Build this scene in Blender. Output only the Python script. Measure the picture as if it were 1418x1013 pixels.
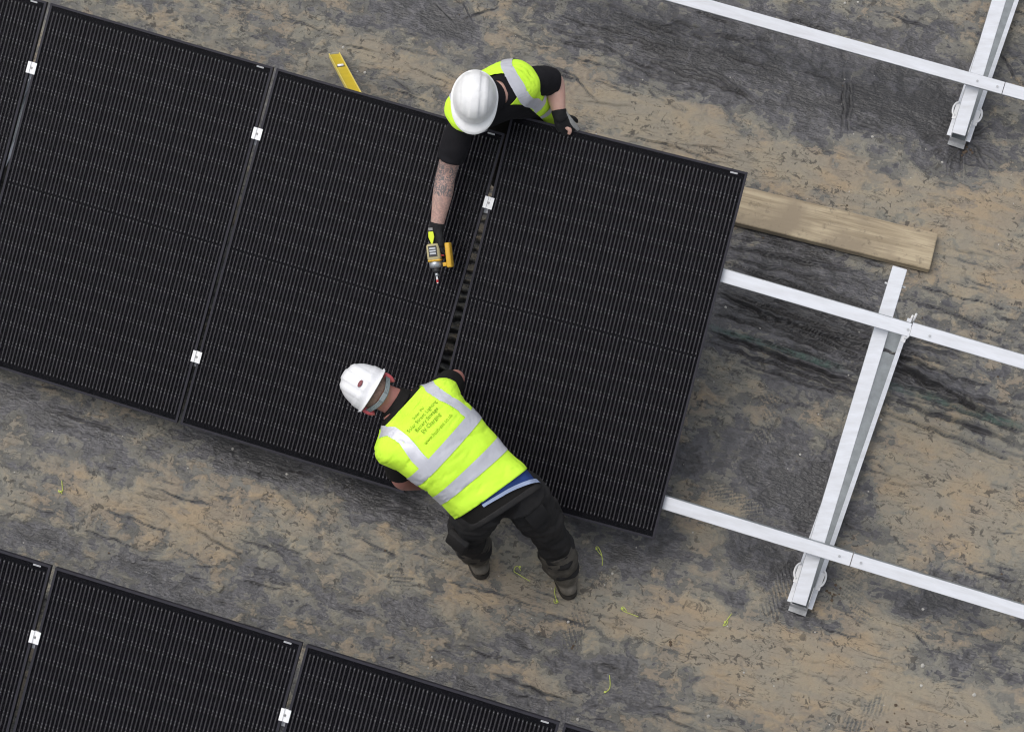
import bpy, bmesh, math, random
import numpy as np
from mathutils import Vector, Matrix, noise as mnoise

S = bpy.context.scene
COL = S.collection
for o in list(bpy.data.objects):
    bpy.data.objects.remove(o)
random.seed(7)

# ------------------------------------------------------------------ camera
CAM_H, PITCH, FPX = 11.434, 0.4078, 3500.0
cam = bpy.data.cameras.new('camera'); camo = bpy.data.objects.new('camera', cam); COL.objects.link(camo)
camo.location = (0, 0, CAM_H); camo.rotation_euler = (PITCH, 0, 0)
cam.sensor_width = 36; cam.sensor_fit = 'HORIZONTAL'; cam.lens = FPX/1418*36
cam.clip_start = .05; cam.clip_end = 500
S.camera = camo
# ------------------------------------------------------------------ sky, sun, exposure
SUN_EL, SUN_DIR = 68.0, Vector((-.80, .10, 0)).normalized()
wd = bpy.data.worlds.new('World'); S.world = wd; wd.use_nodes = True
wn = wd.node_tree.nodes; wl = wd.node_tree.links
sky = wn.new('ShaderNodeTexSky'); sky.sky_type = 'NISHITA'; sky.sun_disc = False
sky.sun_elevation = math.radians(SUN_EL); sky.sun_rotation = math.atan2(SUN_DIR.x, SUN_DIR.y)
sky.air_density = 1.0; sky.dust_density = 4.0; sky.ozone_density = 1.0
hs = wn.new('ShaderNodeHueSaturation'); hs.inputs['Saturation'].default_value = .40      # cloud takes the blue out of the sky
wl.new(sky.outputs[0], hs.inputs['Color']); wl.new(hs.outputs[0], wn['Background'].inputs[0]); wn['Background'].inputs[1].default_value = .15
sun = bpy.data.lights.new('sun', 'SUN'); suno = bpy.data.objects.new('sun', sun); COL.objects.link(suno)
sun.energy = .9; sun.angle = math.radians(62); sun.color = (1, .985, .965)
sd = Vector((SUN_DIR.x*math.cos(math.radians(SUN_EL)), SUN_DIR.y*math.cos(math.radians(SUN_EL)), math.sin(math.radians(SUN_EL))))
suno.rotation_euler = sd.to_track_quat('Z', 'Y').to_euler(); suno.location = (-4, -3, 9)
S.view_settings.view_transform = 'Standard'; S.view_settings.look = 'None'
S.view_settings.exposure = 0.24; S.view_settings.gamma = 1.0; S.view_settings.use_curve_mapping = False

S.cycles.use_denoising = True; S.cycles.max_bounces = 6; S.cycles.diffuse_bounces = 3; S.cycles.glossy_bounces = 2; S.cycles.transparent_max_bounces = 8
S.cycles.pixel_filter_type = 'BLACKMAN_HARRIS'; S.cycles.filter_width = 1.15

# ------------------------------------------------------------------ helpers
def at(px, py, z=0.0):
    """point of the place at height z seen at a spot of the photograph (a measuring aid)"""
    d = Vector(((px-709)/FPX, 0, 0)) + Vector((0, math.sin(PITCH), -math.cos(PITCH))) + Vector((0, math.cos(PITCH), math.sin(PITCH)))*(-(py-506.5)/FPX)
    t = (z-CAM_H)/d.z
    return Vector((0, 0, CAM_H)) + d*t

def tag(o, label=None, cat=None, group=None, kind=None):
    if label: o['label'] = label
    if cat: o['category'] = cat
    if group: o['group'] = group
    if kind: o['kind'] = kind
    return o

def empty(name, loc, mat=None):
    o = bpy.data.objects.new(name, None); COL.objects.link(o); o.empty_display_size = .05
    if mat is not None: o.matrix_world = mat
    else: o.location = loc
    return o

def link(name, me, mat=None, parent=None, smooth=False):
    o = bpy.data.objects.new(name, me); COL.objects.link(o)
    if mat is not None and len(me.materials) == 0:
        for m in (mat if isinstance(mat, (list, tuple)) else [mat]): me.materials.append(m)
    if smooth: me.polygons.foreach_set('use_smooth', [True]*len(me.polygons))
    o.parent = parent
    return o

class MB:
    """collects shapes of one mesh"""
    def __init__(s): s.v = []; s.f = []; s.m = []
    def add(s, v, f, m=0):
        b = len(s.v); s.v += [tuple(p) for p in v]; s.f += [tuple(b+i for i in q) for q in f]; s.m += [m]*len(f)
        return s
    def box(s, x0, x1, y0, y1, z0, z1, m=0, ch=0.0):
        if ch <= 0:
            v = [(x, y, z) for z in (z0, z1) for y in (y0, y1) for x in (x0, x1)]
            return s.add(v, [(0, 2, 3, 1), (4, 5, 7, 6), (0, 1, 5, 4), (2, 6, 7, 3), (0, 4, 6, 2), (1, 3, 7, 5)], m)
        bm = bmesh.new(); bmesh.ops.create_cube(bm, size=1)
        for q in bm.verts: q.co = Vector(((x0+x1)/2+q.co.x*(x1-x0), (y0+y1)/2+q.co.y*(y1-y0), (z0+z1)/2+q.co.z*(z1-z0)))
        bmesh.ops.bevel(bm, geom=bm.edges[:], offset=ch, segments=2, affect='EDGES', profile=.5)
        return s.bm(bm, m)
    def bm(s, bm, m=0):
        bm.verts.index_update()
        s.add([q.co[:] for q in bm.verts], [[q.index for q in f.verts] for f in bm.faces], m); bm.free(); return s
    def tube(s, pts, r, n=10, m=0, cap=True):
        pts = [Vector(p) for p in pts]; rs = r if isinstance(r, (list, tuple)) else [r]*len(pts)
        base = len(s.v); T0 = None; N = None
        for i, p in enumerate(pts):
            T = (pts[min(i+1, len(pts)-1)]-pts[max(i-1, 0)]).normalized()
            if N is None: N = T.orthogonal().normalized()
            N = (N - T*N.dot(T)).normalized(); B = T.cross(N)
            for k in range(n):
                a = 2*math.pi*k/n; s.v.append(tuple(p+(N*math.cos(a)+B*math.sin(a))*rs[i]))
        for i in range(len(pts)-1):
            for k in range(n):
                a, b = base+i*n+k, base+i*n+(k+1) % n
                s.f.append((a, b, b+n, a+n)); s.m.append(m)
        if cap:
            s.f.append(tuple(base+k for k in reversed(range(n)))); s.m.append(m)
            e = base+(len(pts)-1)*n; s.f.append(tuple(e+k for k in range(n))); s.m.append(m)
        return s
    def prism(s, poly, z0, z1, m=0):
        n = len(poly); v = [(x, y, z0) for x, y in poly]+[(x, y, z1) for x, y in poly]
        f = [tuple(reversed(range(n))), tuple(range(n, 2*n))]+[(i, (i+1) % n, n+(i+1) % n, n+i) for i in range(n)]
        return s.add(v, f, m)
    def xf(s, M):
        s.v = [tuple(M @ Vector(p)) for p in s.v]; return s
    def mesh(s, name):
        me = bpy.data.meshes.new(name); me.from_pydata(s.v, [], s.f); me.validate()
        if any(s.m): me.polygons.foreach_set('material_index', s.m[:len(me.polygons)])
        bm = bmesh.new(); bm.from_mesh(me); bmesh.ops.recalc_face_normals(bm, faces=bm.faces[:]); bm.to_mesh(me); bm.free()
        return me
    def build(s, name, mat, parent=None, smooth=False):
        return link(name, s.mesh(name), mat, parent, smooth)

# ------------------------------------------------------------------ materials
def mat(name, col, rough=.6, metal=0.0, spec=.5, var=0.0, vscale=20, bump=0.0, bscale=80, col2=None, stretch=None):
    m = bpy.data.materials.new(name); m.use_nodes = True
    nt = m.node_tree; b = nt.nodes['Principled BSDF']
    b.inputs['Base Color'].default_value = (*col, 1); b.inputs['Roughness'].default_value = rough
    b.inputs['Metallic'].default_value = metal; b.inputs['Specular IOR Level'].default_value = spec
    tc = nt.nodes.new('ShaderNodeTexCoord'); src = tc.outputs['Object']
    if stretch:
        mp = nt.nodes.new('ShaderNodeMapping'); mp.inputs['Scale'].default_value = stretch
        nt.links.new(src, mp.inputs[0]); src = mp.outputs[0]
    if var > 0:
        n = nt.nodes.new('ShaderNodeTexNoise'); n.inputs['Scale'].default_value = vscale; n.inputs['Detail'].default_value = 6; n.inputs['Roughness'].default_value = .65
        r = nt.nodes.new('ShaderNodeMapRange'); r.inputs[1].default_value = .3; r.inputs[2].default_value = .7
        mx = nt.nodes.new('ShaderNodeMix'); mx.data_type = 'RGBA'
        c2 = col2 if col2 else tuple(c*(1-var) for c in col)
        mx.inputs[6].default_value = (*col, 1); mx.inputs[7].default_value = (*c2, 1)
        nt.links.new(src, n.inputs['Vector']); nt.links.new(n.outputs[0], r.inputs[0])
        nt.links.new(r.outputs[0], mx.inputs[0]); nt.links.new(mx.outputs[2], b.inputs['Base Color'])
    if bump > 0:
        n2 = nt.nodes.new('ShaderNodeTexNoise'); n2.inputs['Scale'].default_value = bscale; n2.inputs['Detail'].default_value = 4
        bp = nt.nodes.new('ShaderNodeBump'); bp.inputs['Strength'].default_value = bump; bp.inputs['Distance'].default_value = .004
        nt.links.new(src, n2.inputs['Vector']); nt.links.new(n2.outputs[0], bp.inputs['Height']); nt.links.new(bp.outputs[0], b.inputs['Normal'])
    return m

M = {}
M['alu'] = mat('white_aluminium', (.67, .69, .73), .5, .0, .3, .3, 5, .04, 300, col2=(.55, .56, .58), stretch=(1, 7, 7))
M['alu_side'] = mat('grey_aluminium', (.30, .325, .335), .45, .2, .4, .3, 20)  # darker grey than the tops, for side walls and base floor
M['zinc'] = mat('galvanised_steel', (.45, .46, .47), .45, .6, .5, .3, 60)
M['clamp'] = mat('clamp_aluminium', (.80, .80, .80), .4, .0, .5, .08, 40)
M['bolt'] = mat('bolt_steel', (.22, .22, .22), .4, .7)
M['frame'] = mat('black_anodised_frame', (.027, .026, .034), .5, .0, .18, .3, 30)
M['back'] = mat('black_backsheet', (.007, .007, .0085), .7, 0, .02)
M['cell'] = mat('silicon_cell', (.0048, .0042, .0066), .6, 0, .02, .5, 2.5, col2=(.0045, .0045, .0046))
M['wire'] = mat('cell_wire', (.052, .050, .053), .6, .0, .05, .4, 12)
M['pad'] = mat('cell_pad', (.145, .142, .145), .5, .0, .1, .75, 60)
M['sticker'] = mat('white_sticker', (.50, .50, .52), .5)
M['ink'] = mat('sticker_ink', (.03, .03, .03), .5)
M['hivis'] = mat('lime_fabric', (.63, .95, .065), .75, 0, .25, .12, 9, .25, 220, col2=(.54, .86, .045))
M['strip'] = mat('silver_tape', (.56, .565, .61), .38, .15, .5, .12, 16)
M['print'] = mat('dark_print', (.13, .20, .018), .8, 0, .1, .5, 160, col2=(.24, .38, .02))
M['print2'] = mat('faint_print', (.30, .46, .02), .8, 0, .1, .3, 160)
M['tee'] = mat('black_cotton', (.014, .0135, .016), .9, 0, .15, .3, 12, .3, 160)
M['tee2'] = mat('charcoal_cotton', (.016, .015, .014), .9, 0, .15, .3, 12, .3, 160)
M['trouser'] = mat('dark_work_trousers', (.017, .017, .018), .85, 0, .2, .5, 9, .4, 90, col2=(.030, .028, .027))
M['dusty'] = mat('mud_dusted_trousers', (.045, .042, .038), .9, 0, .15, .6, 16, .4, 90, col2=(.12, .108, .09))
M['boot'] = mat('muddy_boot', (.19, .172, .145), .9, 0, .15, .5, 22, .6, 60, col2=(.085, .078, .066))
M['sole'] = mat('boot_sole', (.06, .055, .048), .9, 0, .15, .5, 30)
M['blue'] = mat('blue_shirt', (.028, .062, .22), .85, 0, .2, .3, 14)
M['paleblue'] = mat('pale_blue_shirt', (.34, .41, .58), .85, 0, .2, .15, 14)
M['helmet'] = mat('white_helmet', (.80, .80, .81), .32, 0, .5, .04, 6)
M['helmetdirt'] = mat('scuffed_helmet', (.80, .80, .795), .38, 0, .5, .1, 30, col2=(.70, .70, .69))
M['strap'] = mat('grey_strap', (.20, .235, .24), .6, 0, .3, .15, 60)
M['badge'] = mat('red_badge', (.15, .016, .025), .5)
M['hair'] = mat('cropped_hair', (.27, .18, .14), .9, 0, .1, .5, 120)
M['eye'] = mat('eye', (.7, .7, .68), .3)
M['glove'] = mat('black_glove', (.016, .016, .017), .8, 0, .25, .4, 40, .4, 140)
M['glovegrey'] = mat('grey_glove_palm', (.30, .30, .29), .8, 0, .2, .4, 60)
M['glovelime'] = mat('lime_glove_patch', (.62, .72, .03), .7)
M['dyellow'] = mat('yellow_tool_plastic', (.62, .36, .03), .5, 0, .4, .1, 40)
M['dpale'] = mat('worn_tool_plastic', (.46, .40, .22), .5, 0, .4, .2, 50)
M['dgrey'] = mat('tool_metal', (.38, .40, .42), .35, .6)
M['dblack'] = mat('tool_black', (.02, .02, .022), .5)
M['dred'] = mat('tool_red', (.45, .02, .02), .5)
M['level'] = mat('yellow_level', (.62, .46, .020), .5, 0, .4, .15, 14)
M['level_edge'] = mat('yellow_level_edge', (.80, .66, .16), .45, 0, .4, .1, 14)
M['vial'] = mat('vial', (.82, .84, .9), .2)
M['tie'] = mat('lime_cable_tie', (.48, .56, .10), .5)
M['rope'] = mat('green_rope', (.035, .075, .060), .8, 0, .2, .4, 40)
M['stone'] = mat('pale_stone', (.50, .48, .44), .8, 0, .3, .4, 60)
M['clod'] = mat('brown_soil', (.13, .098, .072), .95, 0, .1, .5, 50, .6, 90)

def wood_mat():
    m = bpy.data.materials.new('weathered_plank'); m.use_nodes = True; nt = m.node_tree; b = nt.nodes['Principled BSDF']
    tc = nt.nodes.new('ShaderNodeTexCoord'); mp = nt.nodes.new('ShaderNodeMapping'); mp.inputs['Scale'].default_value = (1.6, 26, 26)
    n = nt.nodes.new('ShaderNodeTexNoise'); n.inputs['Scale'].default_value = 2.2; n.inputs['Detail'].default_value = 7; n.inputs['Distortion'].default_value = .6
    cr = nt.nodes.new('ShaderNodeValToRGB'); e = cr.color_ramp.elements
    e[0].position = .36; e[0].color = (.25, .20, .13, 1); e[1].position = .62; e[1].color = (.41, .34, .23, 1)
    n2 = nt.nodes.new('ShaderNodeTexNoise'); n2.inputs['Scale'].default_value = 17; n2.inputs['Detail'].default_value = 8; n2.inputs['Roughness'].default_value = .7
    r2 = nt.nodes.new('ShaderNodeMapRange'); r2.inputs[1].default_value = .56; r2.inputs[2].default_value = .72
    n3 = nt.nodes.new('ShaderNodeTexNoise'); n3.inputs['Scale'].default_value = 5; n3.inputs['Detail'].default_value = 5
    r3 = nt.nodes.new('ShaderNodeMapRange'); r3.inputs[1].default_value = .45; r3.inputs[2].default_value = .65
    mx = nt.nodes.new('ShaderNodeMix'); mx.data_type = 'RGBA'; mx.inputs[7].default_value = (.25, .203, .14, 1)
    mx2 = nt.nodes.new('ShaderNodeMix'); mx2.data_type = 'RGBA'; mx2.inputs[7].default_value = (.15, .122, .088, 1)
    L = nt.links.new
    L(tc.outputs['Object'], mp.inputs[0]); L(mp.outputs[0], n.inputs['Vector']); L(n.outputs[0], cr.inputs[0])
    L(tc.outputs['Object'], n2.inputs['Vector']); L(n2.outputs[0], r2.inputs[0]); L(tc.outputs['Object'], n3.inputs['Vector']); L(n3.outputs[0], r3.inputs[0])
    L(cr.outputs[0], mx.inputs[6]); L(r3.outputs[0], mx.inputs[0]); L(mx.outputs[2], mx2.inputs[6]); L(r2.outputs[0], mx2.inputs[0]); L(mx2.outputs[2], b.inputs['Base Color'])
    bp = nt.nodes.new('ShaderNodeBump'); bp.inputs['Strength'].default_value = .5; bp.inputs['Distance'].default_value = .004
    L(n.outputs[0], bp.inputs['Height']); L(bp.outputs[0], b.inputs['Normal']); b.inputs['Roughness'].default_value = .85
    return m
M['wood'] = wood_mat()

def glass_mat():
    m = bpy.data.materials.new('solar_glass'); m.use_nodes = True; nt = m.node_tree
    nt.nodes.remove(nt.nodes['Principled BSDF']); out = nt.nodes['Material Output']
    tr = nt.nodes.new('ShaderNodeBsdfTransparent'); tr.inputs[0].default_value = (.96, .96, .97, 1)
    gl = nt.nodes.new('ShaderNodeBsdfGlossy'); gl.inputs['Roughness'].default_value = .22
    fr = nt.nodes.new('ShaderNodeFresnel'); fr.inputs['IOR'].default_value = 1.07
    mx = nt.nodes.new('ShaderNodeMixShader'); L = nt.links.new
    L(fr.outputs[0], mx.inputs[0]); L(tr.outputs[0], mx.inputs[1]); L(gl.outputs[0], mx.inputs[2]); L(mx.outputs[0], out.inputs[0])
    return m
M['glass'] = glass_mat()

def skin_mat(name, col, tattoo=False):
    m = bpy.data.materials.new(name); m.use_nodes = True; nt = m.node_tree; b = nt.nodes['Principled BSDF']; L = nt.links.new
    tc = nt.nodes.new('ShaderNodeTexCoord')
    n = nt.nodes.new('ShaderNodeTexNoise'); n.inputs['Scale'].default_value = 26; n.inputs['Detail'].default_value = 5
    mx = nt.nodes.new('ShaderNodeMix'); mx.data_type = 'RGBA'; mx.inputs[6].default_value = (*col, 1); mx.inputs[7].default_value = (col[0]*.8, col[1]*.68, col[2]*.66, 1)
    L(tc.outputs['Object'], n.inputs['Vector']); L(n.outputs[0], mx.inputs[0])
    fl = nt.nodes.new('ShaderNodeAttribute'); fl.attribute_name = 'flush'
    m2 = nt.nodes.new('ShaderNodeMix'); m2.data_type = 'RGBA'; m2.inputs[7].default_value = (.50, .085, .10, 1)
    L(fl.outputs['Fac'], m2.inputs[0]); L(mx.outputs[2], m2.inputs[6]); last = m2.outputs[2]
    at_ = nt.nodes.new('ShaderNodeAttribute'); at_.attribute_name = 'tattoo'
    vo = nt.nodes.new('ShaderNodeTexNoise'); vo.inputs['Scale'].default_value = 30; vo.inputs['Detail'].default_value = 2.5; vo.inputs['Distortion'].default_value = 2.2
    ab = nt.nodes.new('ShaderNodeMath'); ab.operation = 'SUBTRACT'; ab.inputs[1].default_value = .5
    ab2 = nt.nodes.new('ShaderNodeMath'); ab2.operation = 'ABSOLUTE'
    rr = nt.nodes.new('ShaderNodeMapRange'); rr.inputs[1].default_value = .015; rr.inputs[2].default_value = .075; rr.inputs[3].default_value = .28; rr.inputs[4].default_value = .95
    mu = nt.nodes.new('ShaderNodeMath'); mu.operation = 'MULTIPLY'
    m3 = nt.nodes.new('ShaderNodeMix'); m3.data_type = 'RGBA'; m3.inputs[7].default_value = (.115, .105, .105, 1)
    L(tc.outputs['Object'], vo.inputs['Vector']); L(vo.outputs[0], ab.inputs[0]); L(ab.outputs[0], ab2.inputs[0]); L(ab2.outputs[0], rr.inputs[0])
    L(rr.outputs[0], mu.inputs[0]); L(at_.outputs['Fac'], mu.inputs[1]); L(mu.outputs[0], m3.inputs[0]); L(last, m3.inputs[6]); L(m3.outputs[2], b.inputs['Base Color'])
    b.inputs['Roughness'].default_value = .55; b.inputs['Subsurface Weight'].default_value = .08; b.inputs['Subsurface Radius'].default_value = (.01, .004, .002)
    bp = nt.nodes.new('ShaderNodeBump'); bp.inputs['Strength'].default_value = .15; bp.inputs['Distance'].default_value = .003
    L(n.outputs[0], bp.inputs['Height']); L(bp.outputs[0], b.inputs['Normal'])
    return m
M['skin'] = skin_mat('fair_skin', (.58, .385, .31))
M['skin2'] = skin_mat('ruddy_skin', (.47, .24, .19))

# ------------------------------------------------------------------ table frames (rows of the array)
PSI, TH, PSI2 = -.31586, .49575, -.30654
PW, PL, GAP, PT = 1.134, 1.762, .02, .03          # panel width, length, gap, thickness
def frame_mat(psi, O):
    ex = Vector((math.cos(psi), math.sin(psi), 0)); n0 = Vector((-math.sin(psi), math.cos(psi), 0))
    ey = n0*math.cos(TH)+Vector((0, 0, math.sin(TH))); n = ex.cross(ey)
    return Matrix(((ex.x, ey.x, n.x, O.x), (ex.y, ey.y, n.y, O.y), (ex.z, ey.z, n.z, O.z), (0, 0, 0, 1)))
O1 = Vector((-1.5902, 4.5536, .19)); N01 = Vector((-math.sin(PSI), math.cos(PSI), 0)); E1 = Vector((math.cos(PSI), math.sin(PSI), 0))
R1 = frame_mat(PSI, O1)
R2 = frame_mat(PSI2, Vector((-1.3470, 1.7206, .19)))
R3 = frame_mat(PSI, O1+N01*2.655)
def on_panel(px, py, off=0.0):
    n = R1.to_3x3() @ Vector((0, 0, 1)); P0 = R1 @ Vector((0, 0, off)); C = Vector((0, 0, CAM_H)); d = at(px, py, 0)-C
    return C + d*((P0-C).dot(n)/d.dot(n))

# ------------------------------------------------------------------ ground
rng = np.random.default_rng(11)
PERM = rng.permutation(4096); GA = rng.random(4096)*2*np.pi; GX, GY = np.cos(GA), np.sin(GA)
def gn(x, y, seed=0):
    xi = np.floor(x).astype(np.int64); yi = np.floor(y).astype(np.int64); fx = x-xi; fy = y-yi
    u = fx*fx*fx*(fx*(fx*6-15)+10); v = fy*fy*fy*(fy*(fy*6-15)+10)
    def g(ix, iy, dx, dy):
        h = PERM[(PERM[(ix+seed*37) & 4095]+iy) & 4095]; return GX[h]*dx+GY[h]*dy
    a = g(xi, yi, fx, fy); b = g(xi+1, yi, fx-1, fy); c = g(xi, yi+1, fx, fy-1); d = g(xi+1, yi+1, fx-1, fy-1)
    return (a+(b-a)*u)*(1-v)+(c+(d-c)*u)*v
def fbm(x, y, o=4, seed=0, gain=.55):
    r = 0; a = 1
    for k in range(o):
        r = r+a*gn(x, y, seed+k*3); x = x*2.03+13.1; y = y*2.03+7.7; a *= gain
    return r
def sst(a, b, x):
    t = np.clip((x-a)/(b-a), 0, 1); return t*t*(3-2*t)

STEP = .0065
def axis(lo, hi, far):
    core = np.arange(lo, hi+STEP, STEP); out = []; d = STEP; p = hi+STEP
    up = []; dn = []
    x = core[-1]; d = STEP
    while x < far: d *= 1.35; x += d; up.append(x)
    x = core[0]; d = STEP
    while x > -far: d *= 1.35; x -= d; dn.append(x)
    return np.array(dn[::-1]+core.tolist()+up)
gx = axis(-2.9, 2.9, 70); gy = axis(2.9, 7.3, 70)
X, Y = np.meshgrid(gx, gy); NX, NY = len(gx), len(gy)
cs, sn = math.cos(-.29), math.sin(-.29)
SS = X*cs+Y*sn; TT = -X*sn+Y*cs                    # along / across the rows
blobs = [  # photo x, y, radius along, radius across, amount added to the mud value
 (880,50,150,40,-.34),(1010,100,80,40,-.18),(1180,150,130,50,-.45),(1100,30,130,30,-.32),(1290,140,70,60,-.38),(1340,235,60,40,-.22),(560,15,60,25,-.22),(640,30,60,22,-.35),
 (1100,360,90,25,-.34),(1060,420,90,40,-.38),(1150,440,80,30,-.34),(1300,520,120,22,-.32),(1080,590,110,70,-.26),(1140,660,60,50,-.42),(1120,700,60,30,-.36),(1040,770,60,20,-.3),(1090,790,45,30,-.3),
 (1290,830,45,28,-.5),(1290,935,35,22,-.45),(1380,900,50,40,-.24),(1330,590,60,20,-.24),(985,470,40,20,-.3),(960,640,30,16,-.3),
 (30,560,60,25,-.3),(120,590,60,20,-.22),(345,625,50,20,-.6),(400,650,40,18,-.4),(520,690,50,25,-.45),(590,710,35,25,-.4),(60,740,30,20,-.36),(200,800,100,18,-.32),(320,780,40,12,-.22),  # includes spots below the low panel edge, darkened more
 (500,830,80,15,-.22),(700,900,110,14,-.22),(860,780,60,30,-.25),(920,770,50,25,-.32),(860,930,60,30,-.25),(1000,820,40,20,-.22),(1110,860,40,15,-.38),(640,950,70,14,-.25),(760,960,60,14,-.2),(150,640,50,12,-.2),(180,720,30,12,-.2),
 (700,35,35,30,.42),(440,40,70,20,.2),(560,90,80,25,.26),(720,170,60,30,.22),(830,140,60,22,.15),(910,165,110,30,.36),(1000,200,90,30,.38),(1100,240,110,25,.32),(1230,200,40,25,.36),(1380,270,60,50,.36),(1250,260,120,30,.28),(1350,370,80,50,.28),(1080,125,20,20,.3),(1160,60,40,12,.15),
 (1000,490,30,20,.34),(990,560,40,30,.34),(1060,560,30,22,.32),(1140,600,24,24,.6),(1105,628,20,16,.36),(1020,695,30,16,.4),(1280,600,60,30,.32),(1330,640,90,60,.42),(1230,690,60,40,.32),(1350,720,80,40,.36),(1200,770,50,20,.1),(1400,560,50,20,.2),(1290,505,50,9,.42),
 (985,740,30,25,.3),(1000,800,70,25,.26),(950,850,70,30,.3),(1000,880,60,20,.26),(1010,940,90,35,.36),(1180,920,90,45,.42),(1250,960,100,40,.3),(1240,855,30,20,.45),(1360,870,50,25,.36),(1320,980,50,30,.42),(850,860,60,20,.26),
 (780,830,60,20,.1),(250,720,90,30,.36),(180,690,60,20,.26),(60,620,50,25,.16),(300,700,40,20,.2),(620,880,60,14,.22),(440,740,60,18,.14),(690,790,60,20,.16),(740,930,30,14,.24),(560,740,25,25,.16),(650,830,80,20,.12),(310,560,30,14,.2)]
wx = .10*fbm(X*3, Y*3, 3, 50); wy = .10*fbm(X*3, Y*3, 3, 60)
BX, BY = X+wx, Y+wy
q1 = fbm(X*9, Y*9, 3, 210); q2 = fbm(X*9, Y*9, 3, 220); WS, WT = SS+.035*q1, TT+.035*q2
MUD = .525+.12*fbm(SS*1.5, TT*2.6, 3, 1)+.21*fbm(WS*5, WT*7, 4, 9)+.33*fbm(WS*10, WT*14, 4, 33, .58)+.10*fbm(WS*38, WT*54, 3, 57, .6)
for (px, py, ra, rc, amt) in blobs:
    c = at(px, py, 0); s = 268.0
    dx, dy = BX-c.x, BY-c.y
    a = (dx*cs+dy*sn)/(ra/s*1.15); b = (-dx*sn+dy*cs)/(rc/s*1.15)
    MUD += (.95 if amt > 0 else 1.10)*amt*np.exp(-(a*a+b*b)*.9)
TINT = .5+.6*fbm(SS*2.1, TT*3.3, 3, 77)
FOLD_SHADE = np.zeros_like(X); Z = .010*fbm(SS*1.3, TT*3, 3, 21)+.0035*fbm(SS*6, TT*16, 3, 22)
def crease(c, ang, length, w, amp, bend=0.0, dark=1.0):
    """one fold of the sheet: a ridge with a groove beside it"""
    ca, sa = math.cos(ang), math.sin(ang); ext = length*.62+.1
    ix = np.where((gx > c.x-ext) & (gx < c.x+ext))[0]; iy = np.where((gy > c.y-ext) & (gy < c.y+ext))[0]
    if len(ix) < 2 or len(iy) < 2: return
    sl = (slice(iy[0], iy[-1]+1), slice(ix[0], ix[-1]+1)); dx, dy = X[sl]-c.x, Y[sl]-c.y
    s = (dx*ca+dy*sa)/length; d = (-dx*sa+dy*ca)-bend*length*s*s*2-.022*gn(s*length*5+c.x*9, s*0+c.y*11, 5)-.012*gn(s*length*17+c.x*5, s*0+c.y*3, 6)
    env = np.clip(1-(s*2)**2, 0, 1)**1.3
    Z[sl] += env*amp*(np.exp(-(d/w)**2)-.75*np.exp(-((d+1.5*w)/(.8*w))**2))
    FOLD_SHADE[sl] = np.maximum(FOLD_SHADE[sl], dark*env**.7*np.exp(-((d+1.3*w)/(.62*w))**2)*(.55+.8*np.clip(gn(s*length*14+c.x*7, s*0+c.y*5, 12)+.25, 0, .55)))  # shade of the groove, kept as a dark line for the colour
ROWANG = -.30
for k in range(760):
    c = Vector((random.uniform(-2.8, 2.8), random.uniform(3, 7.2), 0)); L_ = random.choice((.05, .07, .1, .12, .16, .22, .34))
    crease(c, ROWANG+random.gauss(0, .10), L_, random.uniform(.0045, .0075)*(.8+L_), random.uniform(.002, .006), random.gauss(0, .06), random.uniform(.15, .75))
def cpx(x0, y0, x1, y1, w=.012, amp=.012, bend=0.0, dark=1.0):
    a, b = at(x0, y0, 0), at(x1, y1, 0); d = b-a
    crease((a+b)/2, math.atan2(d.y, d.x), d.length*1.15, w*.58, amp*.8, bend, dark*.9)
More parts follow.
